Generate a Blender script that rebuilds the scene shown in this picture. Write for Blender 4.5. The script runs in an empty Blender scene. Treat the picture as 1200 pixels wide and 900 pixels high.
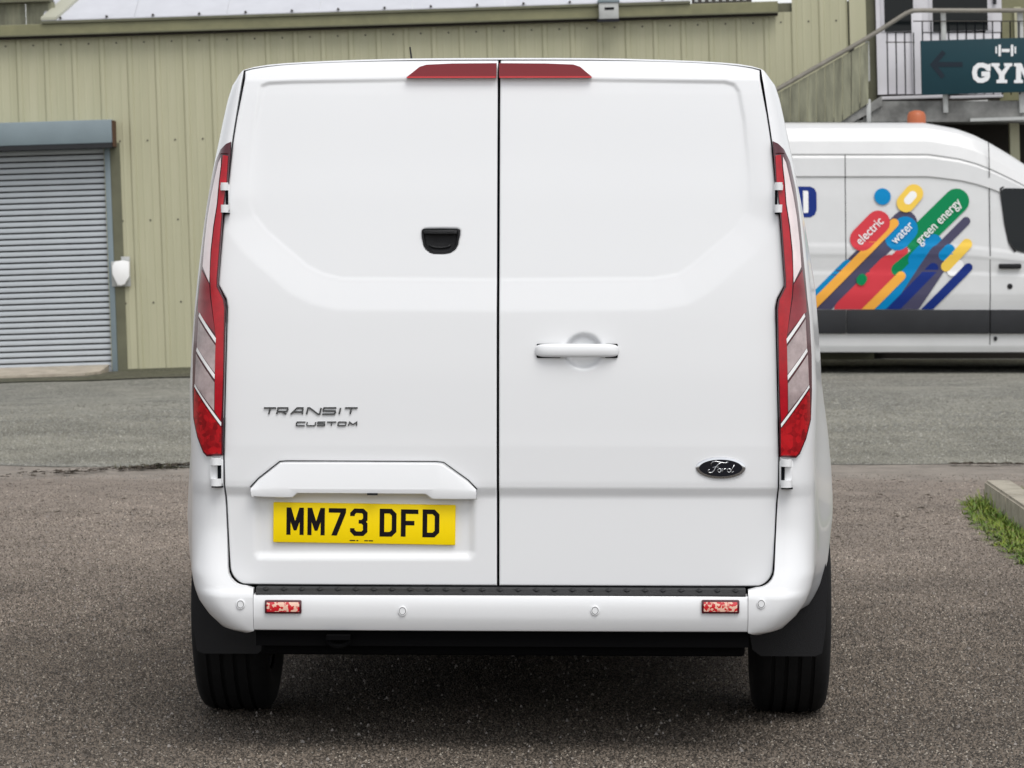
import bpy, bmesh, math, random
import numpy as np
from mathutils import Matrix, Vector
random.seed(7); rng = np.random.default_rng(7)
SC = bpy.context.scene
COL = SC.collection
R = math.radians

# ------------------------------------------------------------------ camera
FPX, CAM_H, HORIZON = 3790.0, 1.5, 262.0
PITCH = math.atan((450 - HORIZON) / FPX)
cd = bpy.data.cameras.new('camera'); cam = bpy.data.objects.new('camera', cd); COL.objects.link(cam)
cam.location = (0, 0, CAM_H); cam.rotation_euler = (math.pi / 2 - PITCH, 0, 0)
cd.sensor_width = 36; cd.lens = 36 * FPX / 1200; cd.clip_end = 5000; cd.clip_start = 0.1
cd.dof.use_dof = True; cd.dof.focus_distance = 9.0; cd.dof.aperture_fstop = 16
SC.camera = cam

# ------------------------------------------------------------------ light
SUN_EL, SUN_AZ = R(58), R(158)        # azimuth clockwise from +Y: behind the camera, over its right shoulder
w = bpy.data.worlds.new('World'); SC.world = w; w.use_nodes = True
nt = w.node_tree; bg = nt.nodes['Background']
sk = nt.nodes.new('ShaderNodeTexSky'); sk.sky_type = 'NISHITA'; sk.sun_disc = False
sk.sun_elevation = SUN_EL; sk.sun_rotation = SUN_AZ; sk.dust_density = 1.5; sk.air_density = 1.0
hs = nt.nodes.new('ShaderNodeHueSaturation'); hs.inputs['Saturation'].default_value = 0.14
nt.links.new(sk.outputs[0], hs.inputs['Color']); nt.links.new(hs.outputs[0], bg.inputs['Color'])
bg.inputs['Strength'].default_value = 0.15
sd = bpy.data.lights.new('sun', 'SUN'); sun = bpy.data.objects.new('sun', sd); COL.objects.link(sun)
sd.energy = 1.2; sd.angle = R(35); sd.color = (1.0, 0.965, 0.92)
sdir = Vector((math.sin(SUN_AZ) * math.cos(SUN_EL), math.cos(SUN_AZ) * math.cos(SUN_EL), math.sin(SUN_EL)))
sun.rotation_euler = sdir.to_track_quat('Z', 'Y').to_euler(); sun.location = (0, -20, 30)
SC.view_settings.view_transform = 'Standard'; SC.view_settings.look = 'None'
SC.view_settings.gamma = 1; SC.view_settings.exposure = 0.36

# ------------------------------------------------------------------ helpers: measuring
CR = cam.rotation_euler.to_matrix()
def ray(px, py): return CR @ Vector(((px - 600) / FPX, -(py - 450) / FPX, -1))
class Frame:
    """a local frame; at() reads a photo measurement off as local x, z on the local plane y = c"""
    def __init__(s, loc, yaw=0, roll=0):
        s.m = Matrix.Translation(loc) @ Matrix.Rotation(-yaw, 4, 'Z') @ Matrix.Rotation(-roll, 4, 'Y')
        s.i = s.m.inverted(); s.o = s.i @ Vector((0, 0, CAM_H)); s.r3 = s.i.to_3x3()
    def at(s, px, py, c=0.0):
        d = s.r3 @ ray(px, py); t = (c - s.o.y) / d.y; p = s.o + d * t
        return (p.x, p.z)
    def on(s, px, py, surf):
        y = 0.0
        for k in range(30):
            x, z = s.at(px, py, y); y = 0.5 * y + 0.5 * surf(x, z)
        return (x, z)
def gp(px, py, z=0.0):
    d = ray(px, py); t = (z - CAM_H) / d.z
    return (d.x * t, d.y * t)
def sm(a, b, x):
    t = np.clip((x - a) / (b - a), 0, 1); return t * t * (3 - 2 * t)

# ------------------------------------------------------------------ helpers: objects
def link(o, parent=None, **pr):
    COL.objects.link(o)
    if parent is not None: o.parent = parent
    for k, v in pr.items(): o[k] = v
    return o
def empty(name, m, **pr):
    o = bpy.data.objects.new(name, None); o.empty_display_size = 0.2
    link(o, None, **pr); o.matrix_world = m if isinstance(m, Matrix) else Matrix.Translation(m)
    return o
def mesh(name, V, F, mat, parent=None, smooth=False, **pr):
    me = bpy.data.meshes.new(name)
    me.from_pydata([tuple(map(float, v)) for v in V], [], F)
    mats = mat if isinstance(mat, (list, tuple)) else [mat]
    for q in mats: me.materials.append(q)
    if smooth: me.polygons.foreach_set('use_smooth', [True] * len(me.polygons))
    me.update()
    o = bpy.data.objects.new(name, me)
    return link(o, parent, **pr)
def bobj(name, bm, mat, parent=None, smooth=False, **pr):
    me = bpy.data.meshes.new(name); bmesh.ops.recalc_face_normals(bm, faces=bm.faces)
    bm.to_mesh(me); bm.free()
    for q in (mat if isinstance(mat, (list, tuple)) else [mat]): me.materials.append(q)
    if smooth: me.polygons.foreach_set('use_smooth', [True] * len(me.polygons))
    o = bpy.data.objects.new(name, me)
    return link(o, parent, **pr)
def shade_angle(o, deg):
    me = o.data; me.polygons.foreach_set('use_smooth', [True] * len(me.polygons))
    bm = bmesh.new(); bm.from_mesh(me); lim = R(deg)
    for e in bm.edges:
        e.smooth = not (len(e.link_faces) == 2 and e.calc_face_angle(0) > lim)
    bm.to_mesh(me); bm.free(); return o
def box(bm, x0, x1, y0, y1, z0, z1, bev=0.0, seg=2, mi=0):
    vs = [bm.verts.new((x, y, z)) for z in (z0, z1) for y in (y0, y1) for x in (x0, x1)]
    fs = [bm.faces.new([vs[i] for i in f]) for f in ((0, 2, 3, 1), (4, 5, 7, 6), (0, 1, 5, 4), (2, 6, 7, 3), (0, 4, 6, 2), (1, 3, 7, 5))]
    for f in fs: f.material_index = mi
    if bev > 0:
        es = list({e for f in fs for e in f.edges})
        r = bmesh.ops.bevel(bm, geom=es, offset=bev, segments=seg, affect='EDGES', profile=0.5)
        for f in r['faces']: f.material_index = mi
def boxo(name, x0, x1, y0, y1, z0, z1, mat, parent, bev=0.0, **pr):
    bm = bmesh.new(); box(bm, min(x0, x1), max(x0, x1), min(y0, y1), max(y0, y1), min(z0, z1), max(z0, z1), bev)
    o = bobj(name, bm, mat, parent, **pr)
    if bev > 0: shade_angle(o, 35)
    return o
def prism(bm, poly, y0, y1, mi=0, bev=0.0):
    """polygon given as (x, z), extruded from y0 (seen side) to y1"""
    a = [bm.verts.new((x, y0, z)) for x, z in poly]; b = [bm.verts.new((x, y1, z)) for x, z in poly]
    n = len(poly); f0 = bm.faces.new(a); f1 = bm.faces.new(b[::-1]); fs = [f0, f1]
    for i in range(n):
        fs.append(bm.faces.new((a[i], b[i], b[(i + 1) % n], a[(i + 1) % n])))
    for f in fs: f.material_index = mi; f.normal_update()
    if bev > 0: bmesh.ops.bevel(bm, geom=list(f0.edges), offset=bev, segments=2, affect='EDGES', profile=0.5)
    else: bmesh.ops.triangulate(bm, faces=[f0, f1])
def stroke(bm, pts, wd, y0, y1, closed=False, mi=0):
    """mitred band along (x, z) points, extruded y0..y1"""
    P = [np.array(p, float) for p in pts]; n = len(P); Lf, Rt = [], []
    for i in range(n):
        a = P[i - 1] if (i > 0 or closed) else None; c = P[(i + 1) % n] if (i < n - 1 or closed) else None
        d1 = (P[i] - a) if a is not None else (c - P[i]); d2 = (c - P[i]) if c is not None else d1
        d1 = d1 / (np.linalg.norm(d1) + 1e-12); d2 = d2 / (np.linalg.norm(d2) + 1e-12)
        n1 = np.array((-d1[1], d1[0])); n2 = np.array((-d2[1], d2[0])); m = n1 + n2; m /= (np.linalg.norm(m) + 1e-12)
        k = wd / 2 / max(0.45, float(m @ n1)); Lf.append(P[i] + m * k); Rt.append(P[i] - m * k)
    v = [[bm.verts.new((q[0], y, q[1])) for q in side] for y in (y0, y1) for side in (Lf, Rt)]
    rng_ = range(n if closed else n - 1); fs = []
    for i in rng_:
        j = (i + 1) % n
        fs += [bm.faces.new((v[0][i], v[0][j], v[1][j], v[1][i])), bm.faces.new((v[2][i], v[3][i], v[3][j], v[2][j])),
               bm.faces.new((v[0][i], v[2][i], v[2][j], v[0][j])), bm.faces.new((v[1][i], v[1][j], v[3][j], v[3][i]))]
    if not closed:
        fs += [bm.faces.new((v[0][0], v[1][0], v[3][0], v[2][0])), bm.faces.new((v[0][-1], v[2][-1], v[3][-1], v[1][-1]))]
    for f in fs: f.material_index = mi
def tube(bm, pts, rad, seg=10, cap=True, mi=0):
    P = [Vector(p) for p in pts]; rings = []; up = Vector((0.13, 0.2, 1)).normalized()
    rr = rad if isinstance(rad, (list, tuple)) else [rad] * len(P)
    for i, p in enumerate(P):
        t = (P[min(i + 1, len(P) - 1)] - P[max(i - 1, 0)]).normalized()
        a = t.cross(up)
        if a.length < 1e-3: a = t.cross(Vector((1, 0, 0)))
        a.normalize(); b = t.cross(a)
        rings.append([bm.verts.new(p + (a * math.cos(2 * math.pi * k / seg) + b * math.sin(2 * math.pi * k / seg)) * rr[i]) for k in range(seg)])
    for i in range(len(P) - 1):
        for k in range(seg):
            f = bm.faces.new((rings[i][k], rings[i][(k + 1) % seg], rings[i + 1][(k + 1) % seg], rings[i + 1][k])); f.material_index = mi
    if cap:
        bm.faces.new(rings[0][::-1]).material_index = mi; bm.faces.new(rings[-1]).material_index = mi
def lathe(bm, prof, axis_c, seg=48, mi=0):
    """prof: list of (x, radius) about the x axis through axis_c (y, z)"""
    rings = []
    for x, r in prof:
        rings.append([bm.verts.new((x, axis_c[0] + r * math.cos(2 * math.pi * k / seg), axis_c[1] + r * math.sin(2 * math.pi * k / seg))) for k in range(seg)])
    for i in range(len(prof) - 1):
        for k in range(seg):
            f = bm.faces.new((rings[i][k], rings[i + 1][k], rings[i + 1][(k + 1) % seg], rings[i][(k + 1) % seg])); f.material_index = mi
def disc(bm, cx, cz, rx, rz, y0, y1, seg=28, mi=0, bev=0.0):
    prism(bm, [(cx + rx * math.cos(2 * math.pi * k / seg), cz + rz * math.sin(2 * math.pi * k / seg)) for k in range(seg)], y0, y1, mi, bev)
def patch(name, poly, surf, off, mat, parent, step=0.01, cols=8, skirt=0.0, smooth=True, **pr):
    """a sheet with the outline poly (x, z; each row one span) laid off metres outside the surface y = surf(x, z)"""
    P = np.array(poly, float); z0, z1 = P[:, 1].min(), P[:, 1].max(); n = max(2, int((z1 - z0) / step) + 1)
    zs = sorted(set(np.round(np.concatenate([np.linspace(z0 + 1e-5, z1 - 1e-5, n), np.clip(P[:, 1], z0 + 1e-5, z1 - 1e-5)]), 5)))
    V, F, rows = [], [], []
    for z in zs:
        xs = []
        for i in range(len(P)):
            a, b = P[i], P[(i + 1) % len(P)]
            if (a[1] <= z < b[1]) or (b[1] <= z < a[1]): xs.append(a[0] + (b[0] - a[0]) * (z - a[1]) / (b[1] - a[1]))
        if len(xs) < 2: continue
        xl, xr = min(xs), max(xs); r_ = []
        for k in range(cols + 1):
            x = xl + (xr - xl) * k / cols; r_.append(len(V)); V.append((x, surf(x, z) - off, z))
        rows.append(r_)
    for a, b in zip(rows[:-1], rows[1:]):
        for k in range(cols): F.append((a[k], a[k + 1], b[k + 1], b[k]))
    if skirt:
        loop = rows[0][:-1] + [r_[-1] for r_ in rows[:-1]] + rows[-1][:0:-1] + [r_[0] for r_ in rows[:0:-1]]
        base = len(V)
        for i in loop: V.append(V[i])
        for i in loop: V.append((V[i][0], V[i][1] + skirt, V[i][2]))
        n = len(loop)
        for i in range(n):
            j = (i + 1) % n; F.append((base + i, base + n + i, base + n + j, base + j))
    return mesh(name, V, F, mat, parent, smooth, **pr)
def text(name, s, size, mat, parent, m, extrude=0.0015, offset=0.0, shear=0.0, align='CENTER', **pr):
    c = bpy.data.curves.new(name, 'FONT'); c.body = s; c.size = size; c.extrude = extrude; c.offset = offset; c.shear = shear
    c.align_x = align; c.align_y = 'CENTER'
    t = bpy.data.objects.new(name, c); me = bpy.data.meshes.new_from_object(t)
    bpy.data.objects.remove(t); me.materials.clear(); me.materials.append(mat); me.name = name
    me.transform(m)
    return link(bpy.data.objects.new(name, me), parent, **pr)

# ------------------------------------------------------------------ materials
def srgb(r, g, b):
    f = lambda c: (c / 255 / 12.92) if c / 255 <= 0.04045 else ((c / 255 + 0.055) / 1.055) ** 2.4
    return (f(r), f(g), f(b))
def mat(name, col, rough=0.5, metal=0.0, coat=0.0, spec=0.5, nscale=0, namp=0.0, bump=0.0, bscale=0, extra=None, stretch=(1, 1, 1)):
    m = bpy.data.materials.new(name); m.use_nodes = True; t = m.node_tree; b = t.nodes['Principled BSDF']
    b.inputs['Base Color'].default_value = (*col, 1); b.inputs['Roughness'].default_value = rough
    b.inputs['Metallic'].default_value = metal; b.inputs['Coat Weight'].default_value = coat
    b.inputs['Coat Roughness'].default_value = 0.04; b.inputs['Specular IOR Level'].default_value = spec
    tc = t.nodes.new('ShaderNodeTexCoord'); mp = t.nodes.new('ShaderNodeMapping'); mp.inputs['Scale'].default_value = stretch
    t.links.new(tc.outputs['Object'], mp.inputs['Vector'])
    if nscale:
        n = t.nodes.new('ShaderNodeTexNoise'); n.inputs['Scale'].default_value = nscale; n.inputs['Detail'].default_value = 8
        n.inputs['Roughness'].default_value = 0.62
        t.links.new(mp.outputs[0], n.inputs['Vector'])
        r_ = t.nodes.new('ShaderNodeMapRange'); r_.inputs[1].default_value = 0.25; r_.inputs[2].default_value = 0.75
        r_.inputs[3].default_value = 1 - namp; r_.inputs[4].default_value = 1 + namp * 0.6
        t.links.new(n.outputs[0], r_.inputs[0])
        mx = t.nodes.new('ShaderNodeVectorMath'); mx.operation = 'SCALE'; mx.inputs[0].default_value = col
        t.links.new(r_.outputs[0], mx.inputs['Scale']); t.links.new(mx.outputs[0], b.inputs['Base Color'])
    if bump:
        n2 = t.nodes.new('ShaderNodeTexNoise'); n2.inputs['Scale'].default_value = bscale; n2.inputs['Detail'].default_value = 4
        t.links.new(mp.outputs[0], n2.inputs['Vector'])
        bp = t.nodes.new('ShaderNodeBump'); bp.inputs['Strength'].default_value = bump; bp.inputs['Distance'].default_value = 0.01
        t.links.new(n2.outputs[0], bp.inputs['Height']); t.links.new(bp.outputs[0], b.inputs['Normal'])
    return m
def mixnode(t, fac, a, b):
    m = t.nodes.new('ShaderNodeMix'); m.data_type = 'RGBA'
    for s, v in ((0, fac), (6, a), (7, b)):
        if hasattr(v, 'is_linked') or hasattr(v, 'links'): t.links.new(v, m.inputs[s])
        elif s == 0: m.inputs[0].default_value = v
        else: m.inputs[s].default_value = (*v, 1)
    return m.outputs[2]
def ramp(t, src, p0, p1, c0=0.0, c1=1.0):
    r_ = t.nodes.new('ShaderNodeMapRange'); r_.interpolation_type = 'SMOOTHSTEP'
    for i, v in ((1, p0), (2, p1), (3, c0), (4, c1)): r_.inputs[i].default_value = v
    t.links.new(src, r_.inputs[0]); return r_.outputs[0]
def noise(t, vec, sc, det=6, rough=0.6, dist=0.0):
    n = t.nodes.new('ShaderNodeTexNoise'); n.inputs['Scale'].default_value = sc; n.inputs['Detail'].default_value = det
    n.inputs['Roughness'].default_value = rough; n.inputs['Distortion'].default_value = dist
    t.links.new(vec, n.inputs['Vector']); return n.outputs[0]
def asphalt(name, dark, mid, light, stone, patchc, patch_amt, stone_scale, bump, rough=0.85, worn=None):
    """stone chippings in binder: each voronoi cell a stone of its own tone, dark binder between, worn patches over it"""
    m = bpy.data.materials.new(name); m.use_nodes = True; t = m.node_tree; b = t.nodes['Principled BSDF']
    b.inputs['Roughness'].default_value = rough; b.inputs['Specular IOR Level'].default_value = 0.35
    tc = t.nodes.new('ShaderNodeTexCoord'); V = tc.outputs['Object']
    vo = t.nodes.new('ShaderNodeTexVoronoi'); vo.inputs['Scale'].default_value = stone_scale; t.links.new(V, vo.inputs['Vector'])
    sep = t.nodes.new('ShaderNodeSeparateColor'); t.links.new(vo.outputs['Color'], sep.inputs[0])
    tone = mixnode(t, ramp(t, sep.outputs[0], 0.1, 0.95), mid, light)
    tone = mixnode(t, ramp(t, sep.outputs[1], 0.90, 0.93), tone, stone)
    gap = ramp(t, vo.outputs['Distance'], 0.35, 0.72)
    c = mixnode(t, gap, tone, dark)
    big = noise(t, V, 0.45, 7, 0.6, 0.6); med = noise(t, V, 4.0, 6, 0.65)
    c = mixnode(t, ramp(t, big, 0.42, 0.66, 0, patch_amt), c, patchc)
    gr = noise(t, V, stone_scale * 0.42, 3, 0.7)
    sg = t.nodes.new('ShaderNodeVectorMath'); sg.operation = 'SCALE'; t.links.new(c, sg.inputs[0]); t.links.new(ramp(t, gr, 0.30, 0.70, 0.62, 1.38), sg.inputs['Scale']); c = sg.outputs[0]
    if worn:      # dust and wear towards the road edge, broken up by noise
        sx = t.nodes.new('ShaderNodeSeparateXYZ'); t.links.new(V, sx.inputs[0])
        wa = t.nodes.new('ShaderNodeMath'); wa.operation = 'MULTIPLY_ADD'; wa.inputs[1].default_value = 7.0
        t.links.new(noise(t, V, 0.7, 7, 0.65), wa.inputs[0]); t.links.new(sx.outputs[1], wa.inputs[2])
        c = mixnode(t, ramp(t, wa.outputs[0], worn[1] + 3.5, worn[2] + 3.5, 0, 0.72), c, worn[0])
        wb = t.nodes.new('ShaderNodeMath'); wb.operation = 'MULTIPLY_ADD'; wb.inputs[1].default_value = 0.9
        t.links.new(noise(t, V, 1.3, 6, 0.6), wb.inputs[0]); t.links.new(sx.outputs[1], wb.inputs[2])
        c = mixnode(t, ramp(t, wb.outputs[0], worn[3] + 0.3, worn[3] + 0.62, 0, 0.85), c, (0.29, 0.258, 0.222))
    mul = t.nodes.new('ShaderNodeVectorMath'); mul.operation = 'SCALE'
    t.links.new(c, mul.inputs[0]); t.links.new(ramp(t, med, 0.25, 0.75, 0.78, 1.2), mul.inputs['Scale'])
    t.links.new(mul.outputs[0], b.inputs['Base Color'])
    bp = t.nodes.new('ShaderNodeBump'); bp.inputs['Strength'].default_value = bump; bp.inputs['Distance'].default_value = 0.006
    inv = t.nodes.new('ShaderNodeMath'); inv.operation = 'SUBTRACT'; inv.inputs[0].default_value = 1
    t.links.new(vo.outputs['Distance'], inv.inputs[1])
    ad = t.nodes.new('ShaderNodeMath'); ad.operation = 'MULTIPLY_ADD'; ad.inputs[1].default_value = 0.8
    t.links.new(sep.outputs[2], ad.inputs[0]); t.links.new(inv.outputs[0], ad.inputs[2])
    t.links.new(ad.outputs[0], bp.inputs['Height']); t.links.new(bp.outputs[0], b.inputs['Normal'])
    return m
M = {}
M['paint'] = mat('white_paint', (0.80, 0.81, 0.825), 0.28, coat=0.5)
M['paint2'] = mat('white_paint_shaded', (0.62, 0.625, 0.63), 0.35, coat=0.25, nscale=3, namp=0.05)  # far van white, greyed in its base colour to carry building shade and vignette
M['black'] = mat('black_plastic', (0.008, 0.008, 0.0095), 0.55, spec=0.3, bump=0.15, bscale=400)
M['pad'] = mat('grey_black_step_plastic', (0.013, 0.0135, 0.015), 0.5, spec=0.35, bump=0.3, bscale=260)
M['under'] = mat('underbody_black', (0.003, 0.003, 0.0033), 0.9, spec=0.05)
M['seal'] = mat('door_seal_rubber', (0.003, 0.004, 0.006), 0.8, spec=0.1)
M['rubber'] = mat('tyre_rubber', (0.009, 0.009, 0.0095), 0.8, spec=0.2, nscale=30, namp=0.25)
M['steel'] = mat('wheel_steel', (0.25, 0.25, 0.26), 0.4, 0.8)
M['chrome'] = mat('chrome', (0.62, 0.63, 0.65), 0.12, 1.0)
M['badge'] = mat('dark_chrome_badge', (0.16, 0.165, 0.17), 0.25, 1.0)
M['badgeblue'] = mat('badge_navy', (0.003, 0.0035, 0.008), 0.3, spec=0.3)
M['lred'] = mat('red_lens', (0.43, 0.002, 0.012), 0.1, spec=0.4, coat=0.15, nscale=38, namp=0.25)
M['lredlow'] = mat('red_lens_low', (0.26, 0.001, 0.006), 0.08, coat=0.5, nscale=34, namp=0.6, bump=0.12, bscale=60)
M['lmar'] = mat('maroon_lens', (0.07, 0.002, 0.010), 0.12, coat=0.4)
M['lclear'] = mat('clear_lens', (0.86, 0.74, 0.74), 0.08, coat=0.6, nscale=26, namp=0.12)
M['lsmoke'] = mat('smoked_lens', (0.40, 0.31, 0.31), 0.12, coat=0.7, nscale=22, namp=0.35)
M['lsmoker'] = mat('smoked_red_lens', (0.26, 0.014, 0.026), 0.1, coat=0.2, nscale=22, namp=0.3)
M['white'] = mat('white_plastic', (0.86, 0.86, 0.86), 0.3, coat=0.3)
M['hred'] = mat('high_brake_lens', (0.20, 0.006, 0.012), 0.22, spec=0.4, coat=0.1)
M['hredb'] = mat('brake_lens_lip', (0.60, 0.02, 0.03), 0.2, coat=0.5)
M['yellow'] = mat('number_plate_yellow', (1.0, 0.73, 0.0), 0.5, spec=0.2)
M['ink'] = mat('plate_black', (0.006, 0.004, 0.006), 0.5, spec=0.15)
def refl():
    m = mat('red_reflector', (0.6, 0.02, 0.02), 0.15, coat=0.8); t = m.node_tree; b = t.nodes['Principled BSDF']
    tc = t.nodes.new('ShaderNodeTexCoord'); v = t.nodes.new('ShaderNodeTexVoronoi'); v.inputs['Scale'].default_value = 150
    t.links.new(tc.outputs['Object'], v.inputs['Vector']); s = t.nodes.new('ShaderNodeSeparateColor'); t.links.new(v.outputs['Color'], s.inputs[0])
    t.links.new(mixnode(t, ramp(t, s.outputs[0], 0.45, 0.6), (0.62, 0.01, 0.02), (0.88, 0.55, 0.42)), b.inputs['Base Color']); return m
M['refl'] = refl()
def facet(name, lo, hi, sc, coat):
    m = mat(name, lo, 0.08, coat=coat); t = m.node_tree; b = t.nodes['Principled BSDF']; tc = t.nodes.new('ShaderNodeTexCoord')
    v = t.nodes.new('ShaderNodeTexVoronoi'); v.inputs['Scale'].default_value = sc; t.links.new(tc.outputs['Object'], v.inputs['Vector'])
    s = t.nodes.new('ShaderNodeSeparateColor'); t.links.new(v.outputs['Color'], s.inputs[0])
    n = noise(t, tc.outputs['Object'], 14, 4); ad = t.nodes.new('ShaderNodeMath'); ad.operation = 'MULTIPLY_ADD'; ad.inputs[1].default_value = 0.35
    t.links.new(s.outputs[0], ad.inputs[0]); t.links.new(n, ad.inputs[2])
    t.links.new(mixnode(t, ramp(t, ad.outputs[0], 0.40, 0.95), lo, hi), b.inputs['Base Color']); return m
M['lredlow'] = facet('red_lens_low', (0.20, 0.001, 0.004), (0.50, 0.006, 0.012), 85, 0.25)
M['lsmoke'] = mat('smoked_lens', (0.43, 0.345, 0.345), 0.08, coat=0.6, nscale=16, namp=0.55)
def cladding():
    m = bpy.data.materials.new('olive_cladding'); m.use_nodes = True; t = m.node_tree; b = t.nodes['Principled BSDF']
    b.inputs['Roughness'].default_value = 0.5; g = t.nodes.new('ShaderNodeNewGeometry'); mp = t.nodes.new('ShaderNodeMapping')
    mp.inputs['Scale'].default_value = (5, 5, 0.35); t.links.new(g.outputs['Position'], mp.inputs['Vector'])
    st = noise(t, mp.outputs[0], 1.6, 7, 0.6); bl = noise(t, g.outputs['Position'], 0.8, 6)
    c = mixnode(t, ramp(t, st, 0.3, 0.75), (0.405, 0.395, 0.265), (0.45, 0.435, 0.30))
    c = mixnode(t, ramp(t, bl, 0.5, 0.75, 0, 0.35), c, (0.31, 0.32, 0.215))
    t.links.new(c, b.inputs['Base Color']); return m
M['clad'] = cladding()
M['olive'] = mat('olive_gutter', (0.20, 0.195, 0.105), 0.5, nscale=5, namp=0.22)
M['olived'] = mat('dark_olive_trim', (0.12, 0.12, 0.075), 0.6, nscale=4, namp=0.25)
M['rivet'] = mat('rivet_dark', (0.04, 0.035, 0.03), 0.6)
M['roof'] = mat('roof_sheet_grey', (0.55, 0.56, 0.60), 0.55, nscale=3, namp=0.1)
M['shut'] = mat('galvanised_slat', (0.46, 0.495, 0.53), 0.45, 0.0, nscale=3, namp=0.12, stretch=(1, 1, 6))
M['shutbox'] = mat('shutter_box_blue_grey', (0.19, 0.24, 0.265), 0.45, nscale=3, namp=0.12)
M['rust'] = mat('rusty_edge', (0.09, 0.038, 0.016), 0.8, nscale=20, namp=0.4)
M['conc'] = mat('concrete', (0.42, 0.37, 0.30), 0.85, nscale=7, namp=0.35, bump=0.4, bscale=60)
M['concd'] = mat('stained_concrete', (0.23, 0.23, 0.22), 0.85, nscale=2.6, namp=0.95)
M['kerb'] = mat('kerb_concrete', (0.39, 0.355, 0.285), 0.9, nscale=9, namp=0.4, bump=0.6, bscale=50)
M['soil'] = mat('soil', (0.07, 0.06, 0.04), 0.95, nscale=14, namp=0.6, bump=1.0, bscale=30)
M['dirty'] = mat('mossy_board', (0.215, 0.215, 0.15), 0.7, nscale=2.4, namp=0.65, stretch=(6, 6, 0.8))
M['rail'] = mat('painted_rail', (0.21, 0.195, 0.165), 0.45, nscale=9, namp=0.3)
M['lpost'] = mat('pale_post', (0.45, 0.46, 0.45), 0.5, nscale=8, namp=0.2)
M['upvc'] = mat('white_board', (0.62, 0.61, 0.64), 0.4, nscale=3, namp=0.08)
M['glass'] = mat('dark_window_glass', (0.003, 0.005, 0.006), 0.08, spec=0.25)
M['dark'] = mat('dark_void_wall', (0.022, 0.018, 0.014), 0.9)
M['teal'] = mat('teal_sign_board', (0.006, 0.036, 0.048), 0.5, spec=0.25, nscale=2, namp=0.1)
M['tarrow'] = mat('sign_arrow_dark', (0.012, 0.020, 0.030), 0.6, spec=0.2)
M['swhite'] = mat('sign_white', (0.72, 0.73, 0.74), 0.5)
M['amber'] = mat('orange_beacon', (0.42, 0.115, 0.045), 0.5, coat=0.0)
M['mould'] = mat('grey_side_moulding', (0.024, 0.025, 0.028), 0.6, spec=0.25, nscale=4, namp=0.2)
for k, c in dict(gred=(205, 62, 72), gorange=(236, 170, 70), gblue=(0, 130, 188), ggreen=(0, 128, 78), gnavy=(22, 46, 120), ggrey=(74, 72, 96), gyellow=(236, 198, 84), gwhite=(235, 235, 235)).items():
    M[k] = mat('vinyl_' + k[1:], srgb(*c), 0.5, spec=0.15)
M['carpark'] = asphalt('car_park_asphalt', (0.016, 0.014, 0.011), (0.095, 0.080, 0.066), (0.24, 0.205, 0.172), (0.52, 0.48, 0.42), (0.19, 0.158, 0.130), 0.30, 98, 1.2, worn=((0.30, 0.252, 0.212), 11.8, 16.0, gp(600, 562)[1]))
M['road'] = asphalt('road_asphalt', (0.085, 0.083, 0.070), (0.205, 0.20, 0.172), (0.30, 0.295, 0.258), (0.46, 0.46, 0.42), (0.255, 0.248, 0.21), 0.7, 62, 0.35)
M['strip'] = asphalt('worn_channel', (0.20, 0.175, 0.155), (0.30, 0.265, 0.235), (0.36, 0.325, 0.29), (0.44, 0.41, 0.38), (0.31, 0.275, 0.24), 0.8, 60, 0.3)
M['moss'] = asphalt('mossy_edge', (0.03, 0.03, 0.02), (0.10, 0.095, 0.065), (0.16, 0.15, 0.11), (0.3, 0.3, 0.25), (0.085, 0.085, 0.05), 0.7, 50, 0.8)
def grassm():
    m = mat('grass_blade', (0.11, 0.16, 0.02), 0.6); t = m.node_tree; b = t.nodes['Principled BSDF']; g = t.nodes.new('ShaderNodeNewGeometry')
    c = mixnode(t, ramp(t, noise(t, g.outputs['Position'], 9, 4), 0.4, 0.62), (0.085, 0.17, 0.012), (0.20, 0.26, 0.025))
    c = mixnode(t, ramp(t, noise(t, g.outputs['Position'], 60, 2), 0.55, 0.68), c, (0.23, 0.17, 0.075))
    t.links.new(c, b.inputs['Base Color']); return m
M['grass'] = grassm()
M['debris'] = mat('dead_leaf', (0.055, 0.042, 0.03), 0.9, nscale=30, namp=0.4)
M['stone'] = mat('loose_chipping', (0.26, 0.235, 0.215), 0.85, nscale=40, namp=0.5)

# ------------------------------------------------------------------ ground
def gz(x, y):
    x = np.asarray(x, float); y = np.asarray(y, float)
    return 0.03 * np.clip(x, -14, 0) * sm(22, 33, y)
def sheet(name, xs, ys, lift, m, edge=None, **pr):
    V, F = [], []; nx = len(xs)
    for j, y in enumerate(ys):
        for x in xs:
            yy = y + (edge(x, j, len(ys)) if edge else 0); V.append((x, yy, float(gz(x, yy)) + lift))
    for j in range(len(ys) - 1):
        for i in range(nx - 1): F.append((j * nx + i, j * nx + i + 1, (j + 1) * nx + i + 1, (j + 1) * nx + i))
    return mesh(name, V, F, m, None, True, kind='structure', **pr)
gx = [-2500, -400, -60, -20] + list(np.arange(-14, 14.1, 1.0)) + [20, 60, 400, 2500]
gy = [-2500, -300, -40, -5] + list(np.arange(0, 41, 1.0)) + [60, 200, 1000, 3000]
sheet('car_park', gx, gy, 0.0, M['carpark'])
def wob(seed, amp):
    r_ = np.random.default_rng(seed); ph = r_.uniform(0, 6.28, 6); fr = r_.uniform(0.6, 7, 6)
    return lambda x: amp * float(np.sum(np.sin(fr * x + ph) / (0.6 + fr * 0.5)))
w1, w2, w3 = wob(1, 0.10), wob(2, 0.22), wob(3, 0.06)
Yr = gp(600, 546)[1]; Ys = gp(600, 562)[1]
rx = list(np.arange(-16, 16.01, 0.15))
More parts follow.
